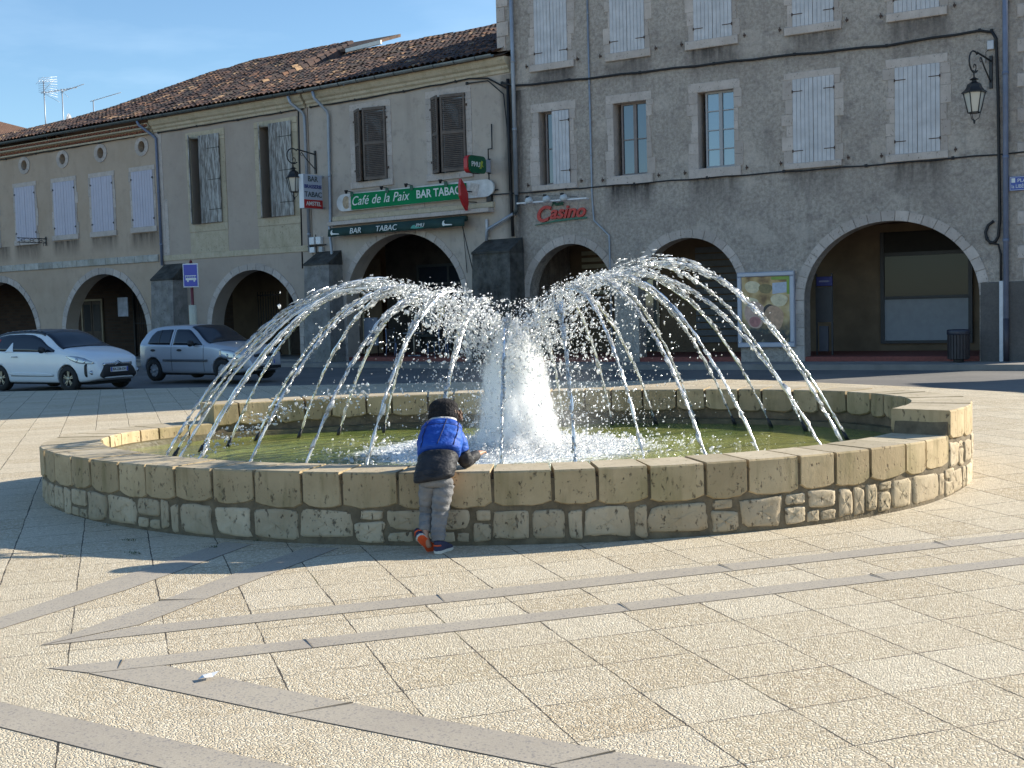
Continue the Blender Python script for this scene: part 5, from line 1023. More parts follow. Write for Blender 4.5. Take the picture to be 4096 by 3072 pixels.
chair(2.15,.85,R(90),'blue framed cafe chair left of the round table'); chair(3.75,1.0,R(-80),'blue framed cafe chair right of the round table'); chair(4.5,.9,R(-60),'blue framed cafe chair farthest right under the cafe arch')
s_=fthing(2,1.15,.8,.22,'menu_board','pale standing menu board just inside the left side of the cafe arch','menu board'); mb=MB(); mb.box(-.3,-.02,.35,.3,.02,1.25); mb.build('panel',plain('pale blue board',(.26,.28,.34),.5),s_); mb=MB(); mb.tube([(-.28,0,0),(-.28,0,1.25)],.02,6); mb.tube([(.28,0,0),(.28,0,1.25)],.02,6); mb.build('leg',M_iron,s_)
# bus stop sign
s_=thing('bus_stop_sign','blue bus stop sign on a dark red pole behind the silver car','bus stop',(-8.83,33.2,.06),R(-4)); mb=MB(); mb.tube([(0,.03,0),(0,.03,3.12)],.045,10); mb.lathe([(.03,3.12),(.045,3.15),(.0,3.19)],(0,.03,0),8); mb.build('pole',plain('dark red pole',(.13,.018,.022),.4),s_)
mb=MB(); mb.bbox(-.21,-.05,2.42,.22,-.015,3.08,.012); mb.build('plate',M_white,s_); mb=MB(); mb.box(-.185,-.056,2.45,.195,-.05,3.05); b_=mb.build('blue_face',plain('bus stop blue',(.06,.075,.42),.4,var=.04),s_)
mb=MB(); mb.box(-.135,-.061,2.62,.165,-.056,2.68); mb.box(-.15,-.061,2.73,.165,-.056,2.75)
for k in range(6): mb.box(-.145+k*.053,-.061,2.685,-.135+k*.053,-.056,2.728)
mb.prism(circ(-.07,2.60,.026,.03),-.062,-.056); mb.prism(circ(.11,2.60,.026,.03),-.062,-.056); mb.build('bus_pictogram',M_wtxt,b_)
mb=MB(); mb.tube([(0,.03,.9),(0,.03,1.93)],.105,12); mb.build('timetable_case',plain('cream timetable drum',(.50,.49,.40),.5,var=.1),s_)
# ------------------------------------------------------------------ things on the skyline
s_=thing('distant_house','distant house with an orange tiled hip roof at the left edge','building',(-32,66,0)); mb=MB(); mb.box(-9.5,-5,0,8.8,7,10.9); mb.build('wall',M_B,s_)
t=NT('orange roof tiles'); wv=t.n('TexWave'); wv.inputs['Scale'].default_value=3.2; t.l(t.co,wv.inputs['Vector']); wv2=t.n('TexWave',bands_direction='Y'); wv2.inputs['Scale'].default_value=1.6; t.l(t.co,wv2.inputs['Vector']); c=t.mix(t.mr(t.noise(9,3),.3,.7),(.20,.095,.055),(.36,.20,.12)); c=t.mix(t.mr(wv.outputs[1],0,.5,.55,0),c,(.06,.03,.02)); M_otile=t.fin(c,.85,t.bump(wv.outputs[1],.6,.05))
mb=MB(); mb.add([(-10.2,-5.6,10.9),(9.5,-5.6,10.9),(9.5,7.6,10.9),(-10.2,7.6,10.9),(-2,1,13.9),(0,1,13.9),(-10.2,-5.6,10.75),(9.5,-5.6,10.75),(9.5,7.6,10.75),(-10.2,7.6,10.75)],[(0,1,5,4),(1,2,5),(2,3,4,5),(3,0,4),(0,6,7,1),(1,7,8,2),(2,8,9,3),(3,9,6,0)]); mb.build('roof',M_otile,s_)
M_alu=plain('aluminium aerial',(.5,.52,.56),.4,metal=.5)
def yagi(mb,p,dirv,L_,n,el,vert=False):
    p=Vector(p); d=Vector(dirv).normalized(); mb.tube([p-d*.1,p+d*L_],.016,5); sd=Vector((0,0,1)) if vert else d.cross(Vector((0,0,1))).normalized()
    for k in range(n): q=p+d*L_*(k+.3)/n; e=el*(1-.35*k/n); mb.tube([q-sd*e,q+sd*e],.009,4)
def mast(name,lab,x,z0,z1,fn,y=57.0):
    s=thing(name,lab,'aerial',(x,y,z0),0,'television aerials above the roofs'); mb=MB(); mb.tube([(0,0,-1.2),(0,0,z1-z0)],.028,6); mb.build('mast',M_zinc,s); mb=MB(); fn(mb,z1-z0); mb.build('aerial',M_alu,s)
def f1(mb,h):
    yagi(mb,(0,0,h-.55),(1,-.35,.05),1.9,11,.22)
    for k in range(5):
        for sg in (-1,1): mb.tube([(-.12,-.35+.0*k,h-.05+.1*k*sg*.8-.2),(.55,.25,h-.1+.12*k*sg-.15)],.008,4)
    for k in range(6): mb.tube([(-.25+.13*k,-.3,h-.2+.02*k),(-.1+.13*k,.3,h+.25-.04*k)],.008,4)
    mb.tube([(-.15,0,h-.5),(.7,0,h-1.0)],.01,4); mb.tube([(-.15,0,h-.6),(.5,0,h+.05)],.01,4)
mast('television_aerial','tall aerial mast with a broad grid head, the leftmost on the skyline',-21.7,10.6,12.95,f1)
mast('television_aerial','plain aerial mast with one small boom, second from the left',-20.85,10.6,12.55,lambda mb,h: (yagi(mb,(0,0,h-.12),(1,-.2,.25),1.2,7,.12),mb.tube([(-.05,0,h-.05),(.3,0,h-.4)],.01,4)))
mast('television_aerial','short aerial with two booms near the roof slope, the rightmost on the skyline',-19.4,11.0,11.98,lambda mb,h: (yagi(mb,(-.05,0,h-.02),(1,-.15,.22),1.5,10,.11),yagi(mb,(-.4,0,h-.72),(1,-.1,.22),1.1,6,.11)))
s_=thing('satellite_dish','small satellite dish at the foot of the second aerial','satellite dish',(-20.55,56.6,10.85)); mb=MB(); mb.lathe([(.0,.0),(.20,.03),(.36,.11),(.37,.125),(.2,.05),(.0,.02)],(0,0,.12),16,0,True,'x'); mb.tube([(-.05,0,-1.2),(-.05,0,.12)],.03,6); mb.build('dish',plain('grey dish',(.30,.32,.36),.5),s_)
# unseen house, added and sized to cast the shadow on the square's right
s_=thing('shadow_casting_house','unseen plain house added off to the right to cast its shadow on the square','building',(20,18.6,0),R(0)); mb=MB(); mb.box(0,0,-.1,10,8.6,5.6); mb.build('wall',M_A,s_); mb=MB(); mb.add([(-.4,-.4,5.6),(10.4,-.4,5.6),(10.4,9,5.6),(-.4,9,5.6),(3.5,4.3,7.3),(6.5,4.3,7.3)],[(0,1,5,4),(1,2,5),(2,3,4,5),(3,0,4),(0,3,2,1)]); mb.build('roof',M_otile,s_)
for y in (1.5,4,6.5):
    mb=MB(); mb.bbox(-.03,y-.5,2.6,.0,y+.5,4.4,.01); mb.build('shutter',M_shw,s_)
# litter and weeds
s_=thing('paper_scrap','crumpled white paper scrap on the grey band','litter',(-1.45,5.40,.012)); mb=MB(); mb.add([(-.035,-.02,.0),(.0,-.03,.012),(.03,.0,.004),(.05,.045,.018),(.015,.03,.014),(-.02,.01,.012)],[(0,1,5),(1,2,4,5),(2,3,4)]); mb.build('paper',M_white,s_)
M_weed=plain('weed leaf',(.05,.085,.02),.7,var=.4,scale=60); rw=random.Random(4)
mb=MB()
WD=[(-2.93,8.9),(-2.75,8.42),(-2.72,8.38),(-3.2,8.35),(-2.2,8.55),(-3.6,8.0),(-1.9,8.75),(2.4,9.02),(-3.3,9.55)]
for (x,y) in WD:
    for k in range(14):
        a=rw.random()*6.28; r=rw.random()**.7*.045; l=rw.uniform(.008,.03); px_,py=x+r*math.cos(a)*(1.6),y+r*math.sin(a)*.8; b=rw.random()*6.28; z=gz(px_,py)+.004
        mb.add([(px_-.004*math.sin(b),py+.004*math.cos(b),z),(px_+.004*math.sin(b),py-.004*math.cos(b),z),(px_+l*.7*math.cos(b),py+l*.7*math.sin(b),z+l*.7)],[(0,1,2)])
o=struct(mb.build('weeds',M_weed),'stuff'); o['label']='small green weeds in the paving joints'
# ------------------------------------------------------------------ cars
def pch(xs,ys):
    xs=np.array(xs,float); ys=np.array(ys,float); h=np.diff(xs); d=np.diff(ys)/h; m=np.zeros(len(xs)); m[0]=d[0]; m[-1]=d[-1]
    for i in range(1,len(xs)-1): m[i]=0 if d[i-1]*d[i]<=0 else 2*d[i-1]*d[i]/(d[i-1]+d[i])
    def f(x):
        x=float(min(max(x,xs[0]),xs[-1])); i=min(max(int(np.searchsorted(xs,x)-1),0),len(h)-1); t=(x-xs[i])/h[i]
        return float((2*t**3-3*t**2+1)*ys[i]+(t**3-2*t**2+t)*h[i]*m[i]+(-2*t**3+3*t**2)*ys[i+1]+(t**3-t**2)*h[i]*m[i+1])
    return f
def paint(name,c,metal=0,rough=.28,coat=.5):
    t=NT(name); n=t.noise(2,3); return t.fin(t.mix(t.mr(n,.3,.7),tuple(v*.96 for v in c),c),t.mr(t.noise(5,3),.3,.7,rough,rough+.1),metal=metal,coat=coat)
M_tyre=plain('tyre rubber',(.018,.018,.018),.8); M_chr=plain('chrome trim',(.55,.56,.58),.18,metal=.9); M_blk=plain('black plastic trim',(.015,.015,.017),.5); M_alloy=plain('dark alloy',(.05,.05,.05),.35,metal=.4); M_hub=plain('silver wheel cover',(.36,.37,.40),.4,metal=.3)
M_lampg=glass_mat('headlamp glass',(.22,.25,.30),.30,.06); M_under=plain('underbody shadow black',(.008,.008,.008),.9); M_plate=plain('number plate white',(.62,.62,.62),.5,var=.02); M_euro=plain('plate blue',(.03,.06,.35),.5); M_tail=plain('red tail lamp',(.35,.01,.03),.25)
class Car:
    def __init__(s,top,wid_,belt,zb,tum):
        s.top,s.wid,s.belt,s.zb,s.tum=top,wid_,belt,zb,tum
    def prof(s,x):
        W=s.wid(x); zt=s.top(x); zb=s.zb(x); sh=min(s.belt(x),zt-.055); sh=max(sh,zb+.1); gh=max(0,zt-sh); wr=W*.975-gh*s.tum-.015; wr=max(wr,W*.55)
        c=[(0,zb),(W*.80,zb),(W*.955,zb+.045),(W*.995,zb+(sh-zb)*.35),(W,zb+(sh-zb)*.62),(W*.985,sh-.03),(W*.965,sh+.02*min(1,gh/.1)),((W*.965*.45+wr*.55),sh+gh*.55),(wr,zt-.055*min(1,gh/.25)-.012),(wr-.06,zt-.012),(wr*.62,zt+.008),(0,zt+.022)]
        return c
    def dense(s,x,n=4):
        c=s.prof(x); out=[]
        for i in range(len(c)-1):
            for k in range(n):
                t=k/n; p0=c[max(i-1,0)];p1=c[i];p2=c[i+1];p3=c[min(i+2,len(c)-1)]; q=[]
                for a in (0,1):
                    v=.5*((2*p1[a])+(-p0[a]+p2[a])*t+(2*p0[a]-5*p1[a]+4*p2[a]-p3[a])*t*t+(-p0[a]+3*p1[a]-3*p2[a]+p3[a])*t**3); q.append(.75*v+.25*(p1[a]+(p2[a]-p1[a])*t))
                out.append(tuple(q))
        out.append(c[-1]); return out
    def ys(s,x,z):
        d=s.dense(x); d=[p for p in d[8:]]
        for a,b in zip(d,d[1:]):
            if a[1]<=z<=b[1] and b[1]>a[1]: return a[0]+(b[0]-a[0])*(z-a[1])/(b[1]-a[1])
        return s.wid(x)*.97
    def zs(s,x,y):
        d=s.dense(x)[::-1]
        for a,b in zip(d,d[1:]):
            if a[0]<=y<=b[0] and b[0]>a[0]: return a[1]+(b[1]-a[1])*(y-a[0])/(b[0]-a[0])
        return s.top(x)
    def body(s,x0,x1,mats,parent,nx=64,arches=(),roofx=None,name='body'):
        xs=[x0+(x1-x0)*(.5-.5*math.cos(math.pi*i/(nx-1)))*.5+(x1-x0)*i/(nx-1)*.5 for i in range(nx)]
        mb=MB(); rows=[]
        for x in xs:
            d=s.dense(x); rows.append([(x,y,z) for y,z in d]+[(x,-y,z) for y,z in d[-2:0:-1]])
        m=len(rows[0]); mb.add([p for r in rows for p in r],[(i*m+j,i*m+(j+1)%m,(i+1)*m+(j+1)%m,(i+1)*m+j) for i in range(nx-1) for j in range(m)]+[tuple(range(m))[::-1],tuple((nx-1)*m+j for j in range(m))],0,True)
        o=mb.build(name,mats,parent)
        # wheel arches cut out
        cut=MB(); 
        for ax,r in arches:
            for sg in (-1,1): cut.lathe([(r,sg*.52),(r,sg*1.2)] if sg>0 else [(r,-1.2),(r,-.52)],(ax,0,.30),36,0,False,'y')
        c=cut.build('cutter',[M_under],parent); md=o.modifiers.new('arch','BOOLEAN'); md.operation='DIFFERENCE'; md.object=c; md.solver='EXACT'
        dg=bpy.context.evaluated_depsgraph_get(); dg.update(); me=bpy.data.meshes.new_from_object(o.evaluated_get(dg)); o.modifiers.clear(); old=o.data; o.data=me; bpy.data.meshes.remove(old); cm=c.data; bpy.data.objects.remove(c); bpy.data.meshes.remove(cm)
        return o
    def side(s,poly,sg,mat,parent,name,off=.006,nv=6,nu=14,th=.0):
        """panel following the flank: poly = list of (x,zlow,zhigh)"""
        xs=[p[0] for p in poly]; mb=MB()
        def f(i,j):
            x=xs[0]+(xs[-1]-xs[0])*i/(nu-1); lo=np.interp(x,xs,[p[1] for p in poly]); hi=np.interp(x,xs,[p[2] for p in poly]); z=lo+(hi-lo)*j/(nv-1); return (x,sg*(s.ys(x,z)+off),z)
        mb.grid(f,nu,nv); o=mb.build(name,mat,parent); md=o.modifiers.new('t','SOLIDIFY'); md.thickness=.01; md.offset=0; return o
    def topp(s,x0,x1,k0,k1,mat,parent,name,off=.008,nu=10,nv=15):
        mb=MB()
        def f(i,j):
            x=x0+(x1-x0)*i/(nu-1); d=s.dense(x); w=s.prof(x)[8][0]; k=k0+(k1-k0)*i/(nu-1); y=(-1+2*j/(nv-1))*w*k; return (x,y,s.zs(x,abs(y))+off)
        mb.grid(f,nu,nv); o=mb.build(name,mat,parent); md=o.modifiers.new('t','SOLIDIFY'); md.thickness=.01; md.offset=0; return o
def wheel(parent,x,y,r,style):
    sg=1 if y>0 else -1; w=thing_child('wheel',parent,(x,y,r))
    mb=MB(); mb.lathe([(r*.62,-.10),(r*.95,-.095),(r,-.07),(r,.07),(r*.95,.095),(r*.62,.10)],(0,0,0),32,0,True,'y',caps=False); mb.build('tyre',M_tyre,w)
    mb=MB(); mb.lathe([(r*.64,-.08*1),(r*.66,.085),(r*.58,.08),(r*.55,.03),(.02,.02)] if sg>0 else [(.02,-.02),(r*.55,-.03),(r*.58,-.08),(r*.66,-.085),(r*.64,.08)],(0,0,0),32,0,True,'y')
    n=8 if style=='hub' else 5
    for k in range(n):
        th=2*math.pi*k/n+.3
        for dth in ((0,) if style=='hub' else (-.16,.16)):
            a=th+dth; c,s_=math.cos(a),math.sin(a); u=(-s_,c); hw=.030 if style=='hub' else .013; hw2=.048 if style=='hub' else .010
            P=[(r*.10*c+u[0]*hw,r*.10*s_+u[1]*hw),(r*.10*c-u[0]*hw,r*.10*s_-u[1]*hw),(r*.60*c-u[0]*hw2,r*.60*s_-u[1]*hw2),(r*.60*c+u[0]*hw2,r*.60*s_+u[1]*hw2)]
            mb.prism([(p[0],p[1]) for p in P],sg*.045,sg*.072,1)
    mb.lathe([(.05,.03),(.05,.078),(.03,.085)] if sg>0 else [(.03,-.085),(.05,-.078),(.05,-.03)],(0,0,0),12,1,True,'y')
    mb.build('rim',[M_blk if style=='hub' else M_alloy,M_hub if style=='hub' else plain('machined spoke',(.40,.36,.28),.35,metal=.4)],w)
def thing_child(name,parent,loc):
    o=bpy.data.objects.new(name,None); COL.objects.link(o); o.parent=parent; o.location=loc; o.empty_display_size=.1; return o
def mirror(parent,x,y,z,m):
    mb=MB(); sg=1 if y>0 else -1; mb.grid(lambda i,j:(x+.075*math.cos(math.pi*i/8-math.pi/2)*1.0*(.4+.6*math.sin(math.pi*(j+.0)/8))-.02,y+sg*.10*math.cos(math.pi*j/8),z+.085*math.sin(math.pi*j/8)*math.sin(math.pi*i/8-math.pi/2)),9,9); mb.tube([(x,y-sg*.16,z-.07),(x,y-sg*.05,z-.03)],.022,6)
    return mb.build('wing_mirror',m,parent)
def plate(parent,x,z,txt,rz=R(90)):
    mb=MB(); mb.box(x-.012,-.26,z-.055,x,.26,z+.055); o=mb.build('number_plate',M_plate,parent); mb=MB(); mb.box(x-.004,-.255,z-.05,x+.003,-.215,z+.05); mb.box(x-.004,.215,z-.05,x+.003,.255,z+.05); mb.build('blue_band',M_euro,o); text('characters',txt,.088,M_blk,o,(x+.003,0,z),rz=rz,depth=.002,bold=.001,sx=.92); return o
# --- white hatchback
hd=R(-30.5); fw=Vector((-10.41,28.15)); u=Vector((math.cos(hd),math.sin(hd))); lf=Vector((-u.y,u.x)); 
# front right wheel stands at fw ; local origin under the rear axle centre
WB=2.46; org=fw-u*WB+lf*.70
car1=thing('parked_car','white small hatchback with black roof and dark windows, parked at the left edge','car',(org.x,org.y,-.02),hd,'cars parked by the square')
top=pch([-.70,-.66,-.56,-.42,-.20,.25,.85,1.30,1.62,2.24,2.50,2.85,3.06,3.18,3.255],[.62,.98,1.14,1.30,1.39,1.445,1.458,1.43,1.335,1.035,.985,.90,.82,.72,.50])
wd=pch([-.70,-.62,-.3,.2,1.2,2.2,2.7,3.0,3.15,3.255],[.70,.78,.835,.855,.857,.85,.83,.76,.66,.52])
belt=pch([-.7,.0,1.2,2.2,3.26],[.97,.955,.93,.90,.70]); zb=pch([-.7,-.5,0,2.46,2.9,3.255],[.36,.24,.2,.2,.22,.30])
C1=Car(top,wd,belt,zb,.42); M_cw=paint('white car paint',(.74,.77,.80)); M_ck=paint('black roof paint',(.006,.006,.010),0,.3,.08)
C1.body(-.70,3.255,[M_cw],car1,arches=((0,.345),(2.46,.345)))
C1.topp(-.58,1.50,1.0,1.0,M_ck,car1,'roof',.004,24,25)
mb=MB(); # pale checks along the roof edge
for k in range(14):
    if k%2==0:
        x=.0+k*.10; 
        for sg in (-1,1):
            y=C1.prof(x)[8][0]*.93; mb.box(x,sg*(y-.06),C1.zs(x,y-.03)+.012,x+.07,sg*(y+.0),C1.zs(x,y-.03)+.018)
mb.build('roof_checks',M_hub,car1)
for sg in (-1,1):
    C1.side([(-.55,1.0,1.06),(-.30,.985,1.30),(.15,.97,1.36),(.7,.96,1.37),(1.1,.955,1.35),(1.42,.95,1.26),(1.72,.945,1.10),(2.02,.94,.985)],sg,M_carglass,car1,'side_window',.007,nu=30)
    C1.side([(.26,.945,.955),(.36,.945,1.07),(.44,.945,1.20),(.52,.945,1.0),(.56,.945,.96)],sg,M_cw,car1,'fin_pillar',.014,nu=12)
    if sg<0:
        mb=MB(); x0,z0=-.28,1.24
        def pp(x,z,w,h,mi,off=.018):
            y=-(C1.ys(x,z)+off); y2=-(C1.ys(x+w,z)+off); y3=-(C1.ys(x,z+h)+off); mb.add([(x,y,z),(x+w,y2,z),(x+w,y3,z+h),(x,y3,z+h)],[(0,1,2,3)],mi)
        pp(-.27,1.19,.16,.07,0); pp(-.11,1.19,.05,.07,1); pp(-.33,1.13,.27,.022,0); pp(-.30,1.06,.2,.022,0); mb.build('window_sticker',[M_hub,M_red],car1)
    mb=MB(); xx=.62; y=C1.ys(xx,.83); mb.tube([(xx-.1,sg*(y+.0),.83),(xx-.09,sg*(y+.028),.835),(xx+.09,sg*(y+.028),.835),(xx+.1,sg*y,.83)],.014,6); mb.build('door_handle',M_chr,car1)
    C1.side([(.45,.385,.43),(.6,.38,.46),(1.9,.375,.44),(2.0,.38,.40)],sg,M_cw,car1,'side_strip',.022,nu=12); C1.side([(.45,.365,.378),(2.0,.365,.378)],sg,M_blk,car1,'strip_shadow_line',.014,nu=8,nv=2)
    mirror(car1,1.72,sg*.93,1.0,M_blk)
    # head lamp, vertical lamp strip, fog lamp
    C1.side([(2.46,.825,.838),(2.6,.75,.845),(2.8,.68,.83),(2.98,.655,.79),(3.12,.65,.72),(3.17,.655,.68)],sg,M_lampg,car1,'headlight',.006,nu=16)
    mb=MB(); 
    for q,xq in ((.75,2.78),(.72,2.97)): y=C1.ys(xq,q)+.012; mb.lathe([(.0,-.004),(.048,.0),(.05,.004),(.0,.012)],(xq,sg*y,q),12,0,True,'y')
    mb.build('lamp_bulb',M_chr,car1)
    C1.side([(2.985,.42,.60),(3.0,.36,.64),(3.03,.34,.65),(3.045,.36,.655)],sg,M_blk,car1,'lamp_strip',.008,nu=6)
    mb=MB(); xq=3.12; mb.lathe([(.05,-.02),(.055,.0),(.0,.015)],(xq+.02,sg*(C1.ys(xq,.45)-.005),.45),12,0,True,'x'); mb.build('fog_lamp',M_chr,car1)
C1.topp(1.47,2.27,.96,.985,M_carglass,car1,'windscreen',.010,14,21)
# grille
def nose(y,z,C=C1,x1=3.255):
    lo,hi=2.6,x1
    for _ in range(26):
        m=(lo+hi)/2; inside=(C.prof(m)[0][1]<z<C.zs(m,abs(y)) if abs(y)<C.wid(m)*.98 else False) and abs(y)<C.ys(m,z)
        lo,hi=(m,hi) if inside else (lo,m)
    return lo
def nosepanel(C,poly,mat,parent,name,off=.012,x1=3.255,nu=15,nv=6):
    """poly (y, zlow, zhigh)"""
    mb=MB(); ys=[p[0] for p in poly]
    def f(i,j):
        y=ys[0]+(ys[-1]-ys[0])*i/(nu-1); lo=np.interp(y,ys,[p[1] for p in poly]); hi=np.interp(y,ys,[p[2] for p in poly]); z=lo+(hi-lo)*j/(nv-1); return (nose(y,z,C,x1)+off,y,z)
    mb.grid(f,nu,nv); o=mb.build(name,mat,parent); md=o.modifiers.new('t','SOLIDIFY'); md.thickness=.012; md.offset=0; return o
g_=nosepanel(C1,[(-.54,.36,.40),(-.50,.31,.46),(-.40,.29,.62),(0,.285,.635),(.40,.29,.62),(.50,.31,.46),(.54,.36,.40)],M_blk,car1,'grille',.012)
nosepanel(C1,[(-.43,.60,.66),(0,.615,.665),(.43,.60,.66)],M_chr,car1,'chrome_bar',.02,nv=3)
mb=MB()
for k,zz in ((0,.70),(1,.655)): mb.tube([(nose(-.09,zz-.03)+.045,-.10,zz-.05),(nose(0,zz)+.05,0,zz),(nose(.09,zz-.03)+.045,.10,zz-.05)],.012,5)
mb.build('chevron_badge',M_chr,car1)
plate(g_,nose(0,.47)+.04,.50,'BX-236-DH')
C1.side([(-.66,.80,.93),(-.58,.74,.95),(-.48,.80,.92)],-1,M_tail,car1,'tail_light',.008,nu=6); C1.side([(-.66,.80,.93),(-.58,.74,.95),(-.48,.80,.92)],1,M_tail,car1,'tail_light',.008,nu=6)
for x in (0,WB):
    for y in (-.735,.735): wheel(car1,x,y,.31,'alloy')
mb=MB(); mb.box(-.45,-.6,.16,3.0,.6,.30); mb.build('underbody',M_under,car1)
# --- silver hatchback
hd=R(-32.5); u=Vector((math.cos(hd),math.sin(hd))); lf=Vector((-u.y,u.x)); WB=2.47
fw=Vector((-7.10,29.5)); org=fw-u*WB+lf*.68
car2=thing('parked_car','silver five door hatchback with grey side strip, parked right of the white car','car',(org.x,org.y,.03),hd,'cars parked by the square')
top=pch([-.60,-.575,-.52,-.38,-.15,.30,.95,1.22,1.40,1.98,2.25,2.70,2.98,3.13,3.22],[.62,.96,1.10,1.27,1.37,1.412,1.417,1.40,1.33,.985,.94,.875,.79,.66,.45])
wd=pch([-.60,-.53,-.25,.2,1.2,2.2,2.7,2.98,3.13,3.22],[.68,.76,.80,.815,.82,.81,.78,.70,.60,.50])
belt=pch([-.6,.0,1.2,2.0,3.22],[.94,.925,.90,.88,.66]); zb=pch([-.6,-.4,0,2.47,2.9,3.22],[.36,.26,.2,.2,.22,.28])
C2=Car(top,wd,belt,zb,.36); M_cs=paint('silver car paint',(.42,.44,.49),.35,.3)
C2.body(-.60,3.22,[M_cs],car2,arches=((0,.325),(2.47,.325)))
for sg in (-1,1):
    C2.side([(-.20,.965,.985),(-.12,.955,1.16),(.02,.95,1.285),(.22,.945,1.315),(.60,.94,1.325),(.63,.94,1.32)],sg,M_carglass,car2,'side_window',.007,nu=18)
    C2.side([(.76,.935,1.31),(.80,.935,1.325),(1.22,.93,1.315),(1.32,.93,1.27),(1.55,.93,1.12),(1.72,.925,1.0),(1.80,.925,.94)],sg,M_carglass,car2,'side_window',.007,nu=20)
    C2.side([(.205,.945,1.315),(.23,.945,1.315)],sg,M_blk,car2,'window_divider',.012,nu=2)
    C2.side([(.40,.52,.575),(2.0,.51,.565)],sg,plain('grey rubbing strip',(.07,.075,.085),.6),car2,'side_strip',.02,nu=10,nv=3)
    for xx in (.02,1.0):
        mb=MB(); y=C2.ys(xx,.80); mb.prism([(xx+.085*math.cos(a),.80+.032*math.sin(a)) for a in [2*math.pi*i/12 for i in range(12)]],sg*(y+.015),sg*(y-.01)); mb.build('door_handle',M_blk,car2)
    mirror(car2,1.52,sg*.90,.97,M_blk)
    C2.side([(2.42,.66,.80),(2.5,.60,.815),(2.75,.575,.79),(2.98,.575,.72),(3.08,.58,.65)],sg,M_lampg,car2,'headlight',.006,nu=12)
    mb=MB()
    for q,xq in ((.66,2.66),(.64,2.85)): y=C2.ys(xq,q)+.010; mb.lathe([(.0,-.004),(.045,.0),(.0,.012)],(xq,sg*y,q),12,0,True,'y')
    mb.build('lamp_bulb',M_chr,car2)
    mb=MB()
    for xx,za,zz in ((.70,.28,1.34),(1.86,.26,.92)):
        pts=[(xx,sg*(C2.ys(xx,za+(zz-za)*i/10)+.001),za+(zz-za)*i/10) for i in range(11)]; mb.tube(pts,.006,4)
    mb.build('door_seam',M_blk,car2)
C2.topp(1.26,2.02,.95,.97,M_carglass,car2,'windscreen',.010,14,21)
nosepanel(C2,[(-.36,.60,.66),(0,.62,.70),(.36,.60,.66)],M_blk,car2,'grille',.012,3.22); nosepanel(C2,[(-.50,.30,.37),(0,.29,.38),(.50,.30,.37)],M_blk,car2,'lower_grille',.012,3.22); C2.side([(2.86,.36,.38),(2.95,.34,.44),(3.06,.34,.44)],-1,M_blk,car2,'bumper_vent',.008,nu=6)
plate(car2,nose(0,.48,C2,3.22)+.03,.47,'4571 TK 32')
for x in (0,2.47):
    for y in (-.70,.70): wheel(car2,x,y,.285,'hub')
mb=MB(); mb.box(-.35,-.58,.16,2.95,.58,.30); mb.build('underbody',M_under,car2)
# ------------------------------------------------------------------ child leaning over the rim
boy=thing('person','small child in black beanie and blue and black padded jacket leaning over the rim','person',(-.53,8.2,0))
BO=Vector((-.53,8.2,0))
M_skin=plain('skin',(.42,.235,.16),.55,var=.08,scale=20)
t=NT('brown hair'); M_hair=t.fin(t.mix(t.noise(90,3,.6,stretch=(1,1,.15)),(.05,.022,.012),(.17,.085,.05)),.6)
def cloth(name,c0,c1,fold=.5,sc=7,fine=.15,rough=.75):
    t=NT(name); n=t.noise(sc,3,.55); c=t.mix(t.mr(n,.35,.65),c0,c1); nm=t.bump(t.noise(sc*2.0,2,.5,stretch=(1,1,1.6)),fold,.03); nm=t.bump(t.noise(320,2),fine,.003,nm); return t.fin(c,rough,nm,spec=.2)
M_jblue=cloth('blue padded nylon',(.014,.055,.30),(.025,.10,.43),.55,9,.15,.6); M_jblk=cloth('black padded nylon',(.016,.017,.021),(.035,.036,.042),.5,9,.15,.6); M_trs=cloth('grey marl jersey',(.15,.15,.155),(.235,.235,.24),.55,9,.4,.9); M_hat=cloth('black ribbed knit',(.014,.013,.014),(.03,.028,.03),.8,16,1.0,.95); M_col=cloth('pale fleece lining',(.42,.40,.40),(.55,.53,.52),.4,20,.5,.9)
M_shoe=plain('navy canvas shoe',(.02,.022,.06),.7,var=.3); M_sole=plain('white rubber sole',(.55,.53,.48),.6); M_orange=plain('orange rubber sole',(.62,.085,.02),.6,var=.12,scale=40)
def loft(rings,n=20,sup=2.0,cap=True,rng=None,amp=0,mi=0,mb=None):
    """rings: (cx,cy,cz, rx, ry, tiltx(deg)) – ellipses lying across the limb; tiltx leans the ring about x"""
    mb=mb or MB(); vs=[]; ks=len(rings)
    for a,(cx,cy,cz,rx,ry,*tl) in enumerate(rings):
        tx=R(tl[0]) if tl else 0; ty=R(tl[1]) if len(tl)>1 else 0
        M=Matrix.Rotation(ty,3,'Y')@Matrix.Rotation(tx,3,'X')
        for j in range(n):
            th=2*math.pi*j/n; c,s_=math.cos(th),math.sin(th); e=2/sup; p=Vector((rx*math.copysign(abs(c)**e,c),ry*math.copysign(abs(s_)**e,s_),0))
            if amp: p*=1+amp*(math.sin(3*th+a*1.7)*.5+math.sin(5*th-a*2.3)*.35)
            q=M@p; vs.append((cx+q.x,cy+q.y,cz+q.z))
    fs=[(a*n+j,a*n+(j+1)%n,(a+1)*n+(j+1)%n,(a+1)*n+j) for a in range(ks-1) for j in range(n)]
    if cap: fs+=[tuple(range(n))[::-1],tuple((ks-1)*n+j for j in range(n))]
    mb.add(vs,fs,mi,True); return mb
def sub(o,l=1):
    m=o.modifiers.new('s','SUBSURF'); m.levels=l; m.render_levels=l; return o
def W(x,y,z): return (x-BO.x,y-BO.y,z)
def lift(rs): return [(r[0]-BO.x,r[1]-BO.y,*r[2:]) for r in rs]
